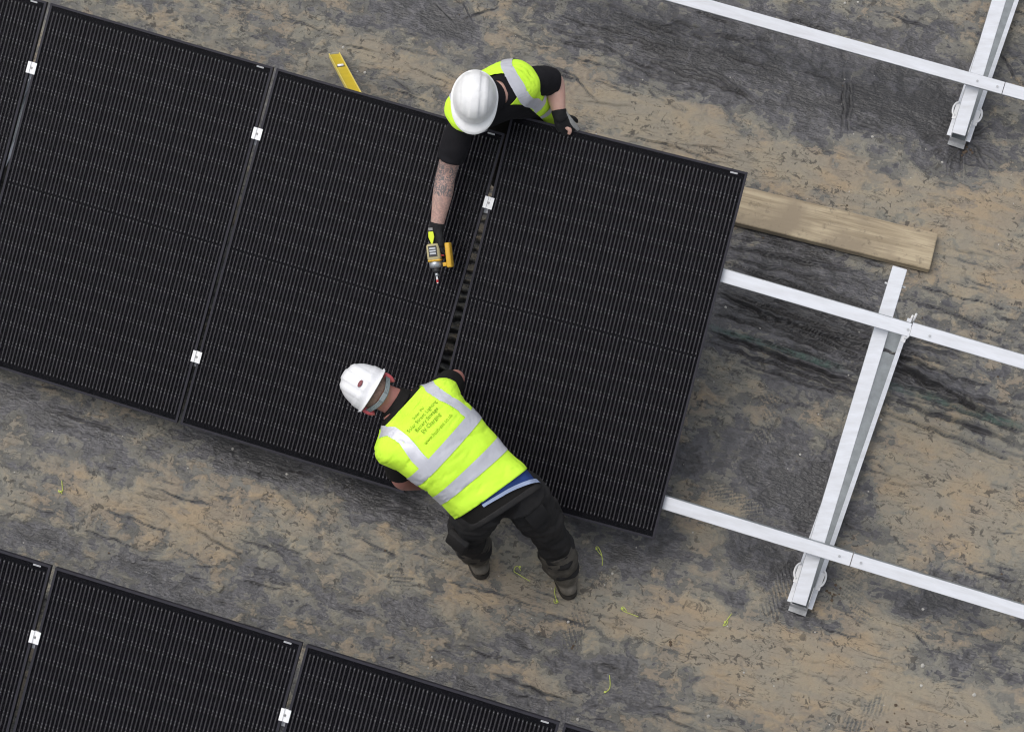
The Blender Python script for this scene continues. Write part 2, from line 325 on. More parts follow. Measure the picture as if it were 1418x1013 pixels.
for q in [(990,335,1200,375,.014,.016),(1000,322,1130,345,.01,.012),(1000,352,1180,395,.012,.012),(995,405,1130,455,.022,.024,.05),(1000,398,1210,470,.014,.016),
          (985,455,1210,535,.024,.026),(985,470,1200,545,.016,.02),(1210,480,1418,600,.022,.024),(1230,500,1320,540,.026,.028,-.08),(1230,520,1418,585,.018,.02),(1225,545,1418,615,.02,.024),(1210,560,1418,640,.014,.016),
          (1060,545,1125,560,.008,.01),(1180,470,1300,510,.02,.024),(1240,405,1418,470,.010,.010),(1250,390,1418,430,.008,.008),(1150,300,1290,345,.008,.006),
          (880,190,1010,225,.010,.010,.03),(860,185,940,200,.008,.008),(755,75,840,140,.010,.010,-.22),(820,55,950,110,.010,.010),(770,20,900,55,.010,.010),(900,80,960,105,.010,.012),(870,45,1000,80,.008,.008),
          (640,25,690,5,.010,.012),(655,30,640,2,.010,.012),(625,28,600,4,.010,.012),(380,15,470,50,.010,.008),(470,55,530,72,.010,.010),(560,85,640,120,.008,.008),(520,115,600,140,.008,.008),
          (1172,95,1168,190,.010,.012),(1180,100,1176,190,.008,.008),(1340,195,1332,250,.012,.014,.12,.5),(1325,195,1285,220,.010,.012,.12,.5),(1310,180,1275,195,.010,.012,.12,.5),(1330,200,1310,240,.010,.012,.12,.5),(1345,190,1390,225,.010,.012,.12,.5),(1340,185,1380,170,.010,.010,.12,.5),(1350,200,1375,255,.010,.010,.12,.5),
          (1210,10,1300,40,.012,.012),(1380,60,1418,120,.012,.012),(1060,10,1200,55,.010,.010),(1100,95,1160,110,.008,.008),
          (150,705,240,735,.010,.010),(200,670,300,700,.010,.010),(260,725,345,770,.012,.012),(120,730,200,760,.010,.008),(60,560,180,600,.012,.012),(20,820,160,850,.008,.006),(330,740,400,770,.010,.010),(330,800,390,815,.010,.008),
          (490,740,560,770,.009,.009),(610,800,760,840,.010,.010),(560,760,660,790,.008,.008),(620,890,740,920,.010,.010),(680,930,790,970,.012,.014),(820,915,860,925,.010,.010),(900,985,970,1010,.010,.012),(1130,860,1200,885,.010,.010),(1330,780,1418,805,.010,.010),(760,850,830,870,.010,.008),(980,350,1200,430,.010,.010),
          (1250,860,1290,890,.010,.008),(520,700,600,715,.010,.010),(380,640,430,655,.010,.010)]:
    q = list(q)+[.012, .012][len(q)-4:] if len(q) < 6 else list(q)
    if 940 < (q[0]+q[2])/2 and 310 < (q[1]+q[3])/2 < 650: q[5] *= 1.6; q[4] *= .75
    cpx(*q)
for k in range(24):                                  # sheet gathered under the open seam
    f_ = k/23; crease(at(693-80*f_+random.uniform(-4, 4), 190+320*f_, 0), ROWANG+random.gauss(.1, .25), random.uniform(.10, .18), .011, .012, 0, 1.0)
for k in range(34):                                  # bundle of long folds between the right hand rails
    x0 = random.uniform(985, 1290); y0 = 395+.31*(x0-985)+random.gauss(25, 38); l_ = random.uniform(70, 230)
    cpx(x0, y0, x0+l_, y0+l_*random.gauss(.33, .05), random.uniform(.008, .013), random.uniform(.010, .022), random.gauss(0, .04), random.uniform(.8, 1.3))
for k in range(26):                                  # and at the top, beside the rail
    x0 = random.uniform(740, 1010); y0 = random.uniform(5, 105); l_ = random.uniform(40, 120)
    cpx(x0, y0, x0+l_, y0+l_*random.gauss(.32, .10), random.uniform(.008, .012), random.uniform(.008, .018), random.gauss(0, .06), random.uniform(.4, 1.0))
def tread(px, py, ang, k):
    """boot print: raised lugs of mud in the shape of a sole"""
    global MUD, Z
    c = at(px, py, 0); dx, dy = X-c.x, Y-c.y; m = (abs(dx) < .2) & (abs(dy) < .2); x, y = dx[m], dy[m]
    a = x*math.cos(ang)+y*math.sin(ang); b = -x*math.sin(ang)+y*math.cos(ang)
    hw = .048-.012*np.exp(-((a+.02)/.05)**2)
    ins = sst(1.15, .85, np.abs(a)/.14)*sst(1.15, .85, np.abs(b)/hw)*sst(-.25, .15, gn(x*9+k, y*9, 90+k)+.12)
    wob = .006*gn(x*40+k, y*40, 70+k); lug = np.sin((a+wob)*2*np.pi/.021)*np.sin((b+wob)*2*np.pi/.024+.6+np.floor((a+wob)/.0105))*1.6
    lug = sst(-.35, .35, lug)
    MUD[m] = MUD[m]*(1-ins*.55)+ins*.55*(.30+.45*lug); Z[m] += ins*.0012*lug
for k, (px, py, ang) in enumerate([(1185,828,1.9),(1022,692,-.5),(1078,822,1.1),(1060,580,1.4),(540,790,2.4),(1205,985,.6),(800,862,1.2)]):
    tread(px, py, ang, k)
MUDS = MUD-.55*FOLD_SHADE  # grooves carry less mud, which deepens their painted shade
Z += .004*sst(.45, .8, MUD)+.0022*fbm(X*40, Y*40, 3, 40)*sst(.4, .7, MUD)
Z += .0030*fbm(X*11, Y*11, 4, 140, .55)
Z -= .012
edge = sst(3.4, 6, np.abs(X))+sst(4.2, 7, np.abs(Y-5.1)); Z *= np.clip(1-edge, 0, 1)
# green strip showing through the folds
ga, gb = at(985, 452, 0), at(1418, 592, 0); gd = (gb-ga).normalized()
gs = (X-ga.x)*gd.x+(Y-ga.y)*gd.y; gt = -(X-ga.x)*gd.y+(Y-ga.y)*gd.x
GRN = sst(.028, .012, np.abs(gt-.012*gn(gs*4, gs*0, 3)))*sst(-.1, .05, gs)*sst(-.15, .25, gn(gs*3.2, gs*0+2, 8)+.1)
V = np.stack([X.ravel(), Y.ravel(), Z.ravel()], 1).astype(np.float32)
idx = (np.arange(NY-1)[:, None]*NX+np.arange(NX-1)[None, :]).ravel()
F = np.stack([idx, idx+1, idx+NX+1, idx+NX], 1).astype(np.int32)
gme = bpy.data.meshes.new('ground'); gme.vertices.add(len(V)); gme.vertices.foreach_set('co', V.ravel())
gme.loops.add(F.size); gme.loops.foreach_set('vertex_index', F.ravel()); gme.polygons.add(len(F))
gme.polygons.foreach_set('loop_start', np.arange(0, F.size, 4, dtype=np.int32))
gme.polygons.foreach_set('use_smooth', np.ones(len(F), dtype=bool)); gme.update(calc_edges=True)
for nm, arr in (('mud', MUDS), ('tint', TINT), ('green', GRN), ('fold', FOLD_SHADE)):
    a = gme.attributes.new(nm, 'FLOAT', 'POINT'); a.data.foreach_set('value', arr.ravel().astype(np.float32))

def ground_mat():
    m = bpy.data.materials.new('muddy_membrane'); m.use_nodes = True; nt = m.node_tree; b = nt.nodes['Principled BSDF']; L = nt.links.new; N = nt.nodes.new
    tc = N('ShaderNodeTexCoord'); rot = N('ShaderNodeMapping'); rot.inputs['Rotation'].default_value = (0, 0, .29); L(tc.outputs['Object'], rot.inputs[0])
    st = N('ShaderNodeMapping'); st.inputs['Scale'].default_value = (.5, 1.3, 1); L(rot.outputs[0], st.inputs[0])
    def attr(n):
        a = N('ShaderNodeAttribute'); a.attribute_name = n; return a.outputs['Fac']
    def noise(src, sc, det=5, rough=.6, dist=0):
        n = N('ShaderNodeTexNoise'); n.inputs['Scale'].default_value = sc; n.inputs['Detail'].default_value = det; n.inputs['Roughness'].default_value = rough; n.inputs['Distortion'].default_value = dist
        L(src, n.inputs['Vector']); return n.outputs[0]
    def math_(op, a, c):
        n = N('ShaderNodeMath'); n.operation = op
        for i, q in enumerate((a, c)):
            if isinstance(q, (int, float)): n.inputs[i].default_value = q
            else: L(q, n.inputs[i])
        return n.outputs[0]
    def rng_(a, lo, hi, t0=0., t1=1.):
        n = N('ShaderNodeMapRange'); n.interpolation_type = 'SMOOTHSTEP'
        n.inputs[1].default_value = lo; n.inputs[2].default_value = hi; n.inputs[3].default_value = t0; n.inputs[4].default_value = t1; L(a, n.inputs[0]); return n.outputs[0]
    def mix(f, c1, c2):
        n = N('ShaderNodeMix'); n.data_type = 'RGBA'
        if isinstance(f, float): n.inputs[0].default_value = f
        else: L(f, n.inputs[0])
        for i, q in ((6, c1), (7, c2)):
            if isinstance(q, tuple): n.inputs[i].default_value = (*q, 1)
            else: L(q, n.inputs[i])
        return n.outputs[2]
    mud = attr('mud')
    st2 = N('ShaderNodeMapping'); st2.inputs['Scale'].default_value = (.22, 1.9, 1); L(rot.outputs[0], st2.inputs[0])
    f1 = noise(st.outputs[0], 9, 5, .55, .6); f2 = noise(rot.outputs[0], 26, 5, .55, .6); f3 = noise(st.outputs[0], 70, 4, .55, .4); f4 = noise(rot.outputs[0], 190, 3, .6)
    v = math_('ADD', mud, math_('MULTIPLY', math_('SUBTRACT', f2, .5), .36))
    v = math_('ADD', v, math_('MULTIPLY', math_('SUBTRACT', f3, .5), .30))
    film = rng_(v, .37, .42); sand = rng_(v, .535, .575); thick = rng_(v, .65, .75)
    memb = mix(rng_(f2, .3, .7), (.046, .045, .049), (.086, .083, .089))
    dust = mix(rng_(f1, .35, .65), (.102, .099, .090), (.168, .161, .140))
    tn = math_('ADD', attr('tint'), math_('MULTIPLY', math_('SUBTRACT', noise(rot.outputs[0], 5, 6, .65), .5), 1.6))
    sandc = mix(rng_(tn, .25, .75), (.200, .190, .157), (.226, .190, .146))
    thickc = mix(rng_(tn, .3, .8), (.270, .234, .172), (.296, .232, .154))
    memb = mix(rng_(v, .26, .06), memb, (.036, .035, .036))
    thickc = mix(math_('MULTIPLY', rng_(f1, .42, .58), .55), thickc, (.218, .200, .165))
    c = mix(film, memb, dust); c = mix(sand, c, sandc); c = mix(thick, c, thickc)
    c = mix(math_('MULTIPLY', rng_(f4, .40, .70), .16), c, (.12, .112, .10))
    fleck = rng_(noise(rot.outputs[0], 27, 5, .62, .8), .575, .62)
    fl2 = math_('MULTIPLY', fleck, rng_(noise(rot.outputs[0], 2.6, 4, .6), .38, .54))
    c = mix(math_('MULTIPLY', fl2, .7), c, (.040, .037, .034))
    rg = math_('ABSOLUTE', math_('SUBTRACT', noise(st.outputs[0], 13, 4, .55, .8), .5), 0)
    crk = math_('MULTIPLY', rng_(rg, .016, .005), rng_(noise(rot.outputs[0], 4.3, 4, .6), .46, .60))
    c = mix(math_('MULTIPLY', crk, .6), c, (.050, .046, .043))
    sn_ = math_('ABSOLUTE', math_('SUBTRACT', noise(st2.outputs[0], 9, 6, .6, .4), .5), 0)
    strk = math_('MULTIPLY', rng_(sn_, .013, .004), rng_(noise(rot.outputs[0], 3.7, 5, .65), .49, .60))
    c = mix(math_('MULTIPLY', strk, .65), c, (.050, .047, .045))
    c = mix(math_('MULTIPLY', attr('fold'), .80), c, (.038, .037, .039))  # groove shade painted into the sheet's colour
    c = mix(math_('MULTIPLY', attr('green'), rng_(f2, .4, .6, .2, .8)), c, (.060, .105, .088))
    L(c, b.inputs['Base Color'])
    L(rng_(v, .3, .55, .30, .9), b.inputs['Roughness']); b.inputs['Specular IOR Level'].default_value = .5
    h = math_('ADD', math_('MULTIPLY', v, 1.3), math_('MULTIPLY', f3, .5))
    bp = N('ShaderNodeBump'); bp.inputs['Strength'].default_value = 1.0; bp.inputs['Distance'].default_value = .008
    L(h, bp.inputs['Height']); L(bp.outputs[0], b.inputs['Normal'])
    return m
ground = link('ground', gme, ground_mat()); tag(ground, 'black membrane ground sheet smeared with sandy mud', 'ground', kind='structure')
def gz(x, y):
    """height of the sheet"""
    i = int(np.clip(np.searchsorted(gx, x), 1, NX-1)); j = int(np.clip(np.searchsorted(gy, y), 1, NY-1))
    return float(max(Z[j-1:j+1, i-1:i+1].ravel()))

# ------------------------------------------------------------------ solar panels
def make_cell_mesh():
    b = MB(); w, h = .1815, .0910; ch = .004
    poly = [(-w/2, -h/2+ch), (-w/2+ch, -h/2), (w/2-ch, -h/2), (w/2, -h/2+ch), (w/2, h/2), (-w/2, h/2)]
    b.prism(poly, 0, .0006, 0)
    for k in range(10):
        x = (k-4.5)*.0181; hw = .0031
        b.add([(x-hw, -h/2-.0012, .0009), (x+hw, -h/2-.0012, .0009), (x+hw, h/2+.0012, .0009), (x-hw, h/2+.0012, .0009)], [(0, 1, 2, 3)], 1)
        for s in (-1, 1):
            y = s*(h/2-.0065); pw, ph = .0029, .0030
            b.add([(x-pw, y-ph, .0012), (x+pw, y-ph, .0012), (x+pw, y+ph, .0012), (x-pw, y+ph, .0012)], [(0, 1, 2, 3)], 2)
    me = b.mesh('cell')
    for q in ('cell', 'wire', 'pad'): me.materials.append(M[q])
    return me
CELL = make_cell_mesh()
def make_frame_mesh():
    b = MB(); lip = .011
    def ring(o, i, z0, z1):
        p = [(-PW/2+o, -PL/2+o), (PW/2-o, -PL/2+o), (PW/2-o, PL/2-o), (-PW/2+o, PL/2-o)]
        q = [(-PW/2+i, -PL/2+i), (PW/2-i, -PL/2+i), (PW/2-i, PL/2-i), (-PW/2+i, PL/2-i)]
        v = [(*a, z0) for a in p]+[(*a, z0) for a in q]+[(*a, z1) for a in p]+[(*a, z1) for a in q]
        f = []
        for k in range(4):
            j = (k+1) % 4
            f += [(k, j, 4+j, 4+k), (8+k, 12+k, 12+j, 8+j), (k, 8+k, 8+j, j), (4+k, 4+j, 12+j, 12+k)]
        b.add(v, f)
    ring(.0, lip, -.0012, 0.0); ring(.0012, .0035, -PT, -.0014); ring(.0036, .026, -PT, -PT+.0016)
    return b.mesh('frame')
FRAME = make_frame_mesh(); FRAME.materials.append(M['frame'])
BACK = MB().box(-PW/2+.005, PW/2-.005, -PL/2+.005, PL/2-.005, -.0085, -.0065).mesh('backsheet'); BACK.materials.append(M['back'])
GLASS = MB().box(-PW/2+.006, PW/2-.006, -PL/2+.006, PL/2-.006, -.0042, -.0016).mesh('glass'); GLASS.materials.append(M['glass'])
sb = MB().box(-.017, .017, -.0034, .0034, 0, .0005, 0)
for k in range(11): sb.box(-.014+k*.0026, -.014+k*.0026+random.choice((.0008, .0014)), -.0020, .0020, .0006, .0008, 1)
STICK = sb.mesh('serial_sticker'); STICK.materials.append(M['sticker']); STICK.materials.append(M['ink'])
def panel(R, u, v, rot, label, group):
    """u, v: the low left corner in the row's own plane"""
    a = Matrix.Translation((u, v, 0)) @ Matrix.Rotation(rot, 4, 'Z') @ Matrix.Translation((PW/2, PL/2, 0))
    t = empty('solar_panel', None, R @ a); tag(t, label, 'solar panel', group)
    link('frame', FRAME, None, t); link('backsheet', BACK, None, t)
    for half in (0, 1):
        for j in range(9):
            y = -.8475+.0055+.0468+j*.0935 if half == 0 else .0035+.0468+j*.0935-.0468+.0468-.0
            if half == 0: y = -.0035-.0468-(8-j)*.0935
            for i in range(6):
                c = link('cell', CELL, None, t); c.location = (-.460+i*.184, y, -.0062)
                if half: c.rotation_euler = (0, 0, math.pi)
    link('glass', GLASS, None, t)
    s = link('serial_sticker', STICK, None, t); s.location = (PW/2-.062, PL/2-.017, -.0012)
    return t
G1 = 'solar panels of the middle row'; G2 = 'solar panels of the front row'
PITCHX = PW+GAP
panel(R1, -2*PITCHX, 0, 0, 'black solar panel cut off by the left edge of the photo, middle row', G1)
panel(R1, -PITCHX, 0, 0, 'whole black solar panel between the left edge one and the one under the drill', G1)
panel(R1, -.003, 0, 0, 'black solar panel under the drill and the tattooed arm', G1)
panel(R1, 1.1985, .100, math.radians(2.0), 'black solar panel at the end of its row, set slightly askew between both workers', G1)
panel(R2, -2*PITCHX, 0, 0, 'black solar panel in the bottom left corner of the photo', G2)
panel(R2, -PITCHX, 0, 0, 'black solar panel right of the bottom left corner one in the front row', G2)
panel(R2, 0, 0, 0, 'black solar panel at the bottom centre, only its upper corner strip showing', G2)
panel(R2, PITCHX, 0, 0, 'black solar panel of which only a sliver shows at the bottom edge', G2)

# ------------------------------------------------------------------ clamps
def clamp(R, u, v, label):
    t = empty('panel_clamp', None, R @ Matrix.Translation((u, v, 0))); tag(t, label, 'clamp', 'clamps holding the panels')
    MB().box(-.0225, -.0065, -.028, .028, .0006, .0046, 0, .0008).box(.0065, .0225, -.028, .028, .0006, .0046, 0, .0008).box(-.0065, .0065, -.028, .028, -.0045, -.0005).build('plate', M['clamp'], t)
    MB().box(-.0085, -.0060, -.028, .028, -.029, .001).box(.0060, .0085, -.028, .028, -.029, .001).build('web', M['clamp'], t)
    h = [(.0058*math.cos(a*math.pi/3), .0058*math.sin(a*math.pi/3)) for a in range(6)]
    MB().prism(h, -.0004, .0042).build('bolt', M['bolt'], t)
    return t
VU, VL = 1.412, .315
clamp(R1, -PITCHX-.010, 1.438, 'white clamp between the two leftmost panels of the middle row')
clamp(R1, -.011, 1.438, 'white clamp on the seam above the panel under the drill, near its upper left')
clamp(R1, 1.146, 1.432, 'white clamp by the askew panel, right of the tattooed forearm')
clamp(R1, -.011, .334, "white clamp low on the seam, left of the bent worker's helmet")
clamp(R2, -PITCHX-.010, 1.438, 'white clamp near the bottom left corner of the photo')
clamp(R2, -.010, 1.438, 'white clamp cut by the bottom edge of the photo')

# ------------------------------------------------------------------ rails
def rail(R, v, u0, u1, label, side=None):
    t = empty('mounting_rail', None, R @ Matrix.Translation(((u0+u1)/2, v, -PT))); tag(t, label, 'rail', 'white rails carrying the panels')
    l = (u1-u0)/2
    b = MB(); prof = [(-.031, -.0555), (.031, -.0555), (.031, -.002), (.029, -.0005), (-.029, -.0005), (-.031, -.002)]
    v_ = [(x, y, z) for x in (-l, l) for y, z in prof]; n = len(prof)
    b.add(v_, [tuple(range(n)), tuple(range(2*n-1, n-1, -1))]+[(i, (i+1) % n, n+(i+1) % n, n+i) for i in range(n)])
    b.build('rail_body', M['alu'], t)
    for s in (-1, 1):                                            # grey strips laid along the side walls
        MB().box(-l+.002, l-.002, s*.0312 if s > 0 else -.0325, .0325 if s > 0 else -.0312, -.048, -.010).build('side_strip', M['alu_side'], t)
    for ub_ in [q for q in (-1.5, .78, 3.062, 3.165) if u0 < q-.02 < u1 and label.find('front row') < 0]:
        MB().tube([(ub_+.115-(u0+u1)/2, 0, -.0006), (ub_+.115-(u0+u1)/2, 0, .004)], .0065, 6).build('bolt', M['zinc'], t)
    if side:
        c = MB().box(-.001, .001, -.032, .032, -.054, -.0002).build('joint_gap', M['bolt'], t); c.location.x = l+.001
    return t
rail(R1, VU, -2.6, 3.187, 'long white upper rail running out from under the middle row')
rail(R1, VU+.006, 3.191, 4.5, 'white upper rail piece butted on beyond the tall support, right edge of the photo')
rail(R1, VL, -2.6, 3.233, 'long white lower rail running out from under the middle row')
rail(R1, VL, 3.237, 4.7, 'white lower rail piece right of its joint, by the lower right')
rail(R3, VL, .6, 3.31, 'long white rail crossing the top of the photo')
rail(R3, VL, 3.314, 4.6, 'short white rail piece in the top right corner')
rail(R2, VU, -2.6, 2.4, 'white upper rail under the front row, seen through the panel seams')
rail(R2, VL, -2.6, 2.4, 'white lower rail under the front row, hidden below the panels')

# ------------------------------------------------------------------ sloping supports
BASE_A, BASE_B = at(1107, 838, .045), at(1246, 437, .045)
LOWEND = R1 @ Vector((3.062, 0, 0))
def support(R, u, label, v1=1.672):
    v0 = .035
    off = R @ Vector((u, 0, 0))-LOWEND; A = BASE_A+off; B = BASE_B+off
    t = empty('sloping_support', None, Matrix.Translation((A.x, A.y, 0))); tag(t, label, 'support frame', 'sloping aluminium supports')
    inv = t.matrix_world.inverted(); W2L = inv @ R @ Matrix.Translation((u, 0, -PT-.0565))
    d = (B-A); d.z = 0; BL_ = d.length; d.normalize(); e = Vector((d.y, -d.x, 0))
    G2L = inv @ Matrix(((e.x, d.x, 0, A.x), (e.y, d.y, 0, A.y), (0, 0, 1, 0), (0, 0, 0, 1)))     # x across, y along the base
    def put(b, name, m, smooth=False): return b.xf(W2L).build(name, m, t, smooth)
    def gput(b, name, m, smooth=False): return b.xf(G2L).build(name, m, t, smooth)
    put(MB().box(-.034, .034, v0, v1, -.070, 0, 0, .002), 'beam', M['alu'])
    for s in (-1, 1):
        put(MB().box(min(s*.0340, s*.0352), max(s*.0340, s*.0352), v0+.005, v1-.006, -.060, -.012), 'side_strip', M['alu_side'])
        b = MB(); b.box(min(s*.040, s*.043), max(s*.040, s*.043), 0, BL_, .004, .048); b.box(min(s*.0405, s*.062), max(s*.0405, s*.062), 0, BL_, .0482, .051)
        gput(b, 'base_wall', M['alu'])
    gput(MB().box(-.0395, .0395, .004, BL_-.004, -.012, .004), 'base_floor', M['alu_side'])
    gput(MB().box(-.043, .043, -.030, -.002, .010, .014).box(-.043, .043, -.006, -.002, .0142, .048), 'end_plate', M['zinc'])
    low = inv @ R @ Vector((u, v0+.03, -PT-.0565-.060)); lowg = G2L.inverted() @ low
    for s in (-1, 1):                                              # hinge cheeks between base and beam
        gput(MB().box(s*.0375-.0015, s*.0375+.0015, lowg.y-.03, lowg.y+.05, .004, lowg.z+.035), 'hinge_cheek', M['clamp'])
    for s in (-1, 1):
        for yc in ((.16,) if s < 0 else (.16, BL_-.075)):          # round strap ears clasping the base
            pts = [(s*(.056+.019*math.sin(math.pi*k/12)), yc+.040*math.cos(math.pi*k/12), .055) for k in range(13)]
            gput(MB().tube(pts, .0055, 8), 'strap_ear', M['clamp'], True)
            gput(MB().box(min(s*.045, s*.066), max(s*.045, s*.066), yc-.06, yc+.03, .0512, .0545), 'strap_tab', M['clamp'])
    top = inv @ R @ Vector((u, 1.50, -PT-.0565-.071)); foot = G2L @ Vector((.004, BL_-.05, .006))
    for s in (-1, 1):                                              # back leg, a pair of flat bars
        q = e*(s*.022); MB().tube([foot+q, top+q], .009, 6).build('back_leg', M['zinc'], t)
    for dx, z1, z0 in ((.070, .10, .02), (.056, .07, .02)):
        gput(MB().tube([(dx, BL_-.012, z0), (dx+.004, BL_+.012, z1)], .0055, 8), 'threaded_rod', M['clamp'], True)
    put(MB().tube([(.035, 1.59, -.035), (.050, 1.59, -.035)], .007, 6), 'bolt', M['zinc'])
    put(MB().tube([(-.035, 1.585, -.035), (-.047, 1.585, -.035)], .007, 6), 'bolt', M['zinc'])
    return t
support(R1, 3.062, 'white sloping support beam standing clear in the right half of the photo')
support(R1, -1.5, 'sloping support beam hidden under the left panels of the middle row')
support(R1, .78, 'sloping support beam hidden under the panel below the drill')
support(R3, 3.165, 'white sloping support beam in the top right corner')
support(R2, -1.6, 'sloping support beam hidden under the bottom left panels')
support(R2, 1.2, 'sloping support beam hidden under the bottom centre panels')

# ------------------------------------------------------------------ plank
A_, B_, C_ = at(1299, 323, .042), at(1034, 258.5, .042), at(1289, 373.5, .042)
dx_ = (A_-B_).normalized(); wid = abs((C_-A_).dot(Vector((dx_.y, -dx_.x, 0)))); ang = math.atan2(dx_.y, dx_.x)
LEN = 2.1; pc = A_-dx_*LEN/2+Vector((dx_.y, -dx_.x, 0))*wid/2
pb = MB(); bm = bmesh.new(); bmesh.ops.create_cube(bm, size=1)
for q in bm.verts: q.co = Vector((q.co.x*LEN, q.co.y*wid, (q.co.z+.5)*.040))
bmesh.ops.subdivide_edges(bm, edges=[e for e in bm.edges if abs((e.verts[0].co-e.verts[1].co).x) > 1], cuts=40)
bmesh.ops.bevel(bm, geom=[e for e in bm.edges if e.is_manifold and e.calc_face_angle(0) > .8], offset=.003, segments=2, affect='EDGES')
for q in bm.verts: q.co.y += .0025*mnoise.noise((q.co.x*6, q.co.y*3, 1)); q.co.z += .0015*mnoise.noise((q.co.x*4, q.co.y*9, 2))*(q.co.z > .02)
pk = MB().bm(bm).build('plank', M['wood']); pk.location = (pc.x, pc.y, .001); pk.rotation_euler = (0, 0, ang)
tag(pk, 'weathered sawn timber plank lying on the mud behind the askew panel', 'plank')

# ------------------------------------------------------------------ spirit level leaning on the panel's high edge
lo = at(463, 76, .012); hi = at(497, 140, .93)
ld = (hi-lo).normalized(); ln = (Vector((0, 0, CAM_H))-lo); ln = (ln-ld*ln.dot(ld)).normalized(); lx = ld.cross(ln)
qx = Matrix.Rotation(math.radians(-22), 3, ld); ln2 = qx @ ln; lx2 = ld.cross(ln2)
lm = Matrix(((lx2.x, ld.x, ln2.x, lo.x), (lx2.y, ld.y, ln2.y, lo.y), (lx2.z, ld.z, ln2.z, lo.z), (0, 0, 0, 1)))
lv = empty('spirit_level', None, lm); tag(lv, 'yellow spirit level leaning against the back edge of the panel row', 'spirit level')
LL = (hi-lo).length+.04
MB().box(-.026, .026, .006, LL, -.004, .004).build('web', M['level'], lv)
for s in (-1, 1): MB().box(s*.0265-.0025, s*.0265+.0025, .006, LL, -.011, .011, 0, .001).build('flange', M['level_edge'], lv)
MB().box(-.028, .028, 0, .005, -.012, .012, 0, .001).build('end_cap', M['dgrey'], lv)
vw = MB().box(-.019, .019, .335, .365, .0042, .0062).build('vial_window', M['dblack'], lv)
MB().tube([(-.014, .35, .009), (.016, .35, .009)], .0075, 10).build('vial', M['vial'], vw, True)

# ------------------------------------------------------------------ cut cable ties, stones, soil
def ctie(pts, label, head):
    P = [at(x, y, 0) for x, y in pts]
    P = [Vector((p.x, p.y, gz(p.x, p.y)+.004)) for p in P]; o = P[0].copy(); t = empty('cable_tie', o); tag(t, label, 'cable tie', 'cut cable ties on the mud')
    sm = []
    for i in range(len(P)-1):
        for k in range(4):
            f = k/4; a, b, c, d = P[max(i-1, 0)], P[i], P[i+1], P[min(i+2, len(P)-1)]
            sm.append(.5*((2*b)+(c-a)*f+(2*a-5*b+4*c-d)*f*f+(3*b-a-3*c+d)*f**3)-o)
    sm.append(P[-1]-o)
    MB().tube(sm, .0017, 6).build('band', M['tie'], t, True)
    h = at(*head, 0)-o; h.z = gz(*(at(*head, 0).xy))-o.z+.005
    MB().box(h.x-.0045, h.x+.0045, h.y-.004, h.y+.004, h.z-.004, h.z+.004, 0, .001).build('head', M['tie'], t)
ctie([(721,789),(717,783),(713,785),(712,790),(718,794),(727,800),(734,804)], 'curled lime cable tie on the mud between the leaning worker\'s boots', (720, 784))
ctie([(833,768),(828,762),(825,757),(828,756),(832,763),(834,772),(834,782)], 'lime cable tie on the mud right of the worker\'s rear boot, below the askew panel', (826, 759))
ctie([(769,812),(768,820),(770,828),(773,833),(768,834),(767,829)], 'lime cable tie right beside the heel of the rear boot', (771, 832))
ctie([(884,853),(874,849),(866,846),(860,842),(863,839),(868,845)], 'straight lime cable tie with a round loop at one end', (862, 842))
ctie([(1013,849),(1008,856),(1004,862),(1001,866),(1006,864),(1008,859)], 'lime cable tie nearest the foot of the white support', (1004, 861))
ctie([(844,933),(845,944),(844,952),(839,957),(836,958)], 'hook shaped lime cable tie lowest in the photo', (838, 957))
ctie([(85,664),(86,674),(86,680),(82,681),(81,678),(86,683)], 'lime cable tie on the mud at the far left below the middle row', (84, 680))

def scatter(name, spots, m, label, cat):
    b = MB()
    for (x, y, r) in spots:
        bm = bmesh.new(); bmesh.ops.create_icosphere(bm, subdivisions=2 if r > .012 else 1, radius=r)
        k = random.random()*50; zz = gz(x, y)
        for q in bm.verts: q.co = q.co*(1+.45*mnoise.noise(q.co/r*1.1+Vector((k, 0, 0)))); q.co.z *= .6; q.co += Vector((x, y, zz+r*.3))
        b.bm(bm)
    o = b.build(name, m); tag(o, label, cat, kind='stuff'); return o
st = []
for k in range(150): st.append((random.uniform(-2.7, 2.7), random.uniform(3.05, 7.1), random.uniform(.002, .005)))
for (px, py, r) in [(1208,189,.008),(1305,224,.007),(1278,842,.008),(1278,920,.012),(1349,961,.01),(981,990,.009),(1276,948,.008),(800,995,.008),(598,908,.006),(1220,580,.008),(1108,628,.007),(985,378,.008),(1005,424,.007),(475,65,.008),(505,100,.009),(495,98,.006),(322,620,.008),(397,655,.008),(1170,4,.008),(1188,2,.006),(848,793,.006),(1030,930,.006),(1336,998,.006),(787,860,.008),(1200,930,.005)]:
    p = at(px, py, 0); st.append((p.x, p.y, r))
scatter('pebbles', st, M['stone'], 'small pale stones strewn over the muddy sheet', 'pebbles')
cl = []
for (px, py, sp, n) in [(1157,822,16,14),(1338,207,14,12),(1245,993,34,10),(795,893,10,4),(930,890,8,2)]:
    for k in range(n):
        p = at(px+random.gauss(0, sp*.38), py+random.gauss(0, sp*.34), 0); cl.append((p.x, p.y, random.uniform(.003, .009)))
for k in range(70): cl.append((random.uniform(-2.7, 2.7), random.uniform(3.05, 7.1), random.uniform(.002, .006)))
scatter('soil_clods', cl, M['clod'], 'brown crumbs of soil on the sheet and by the support feet', 'soil')

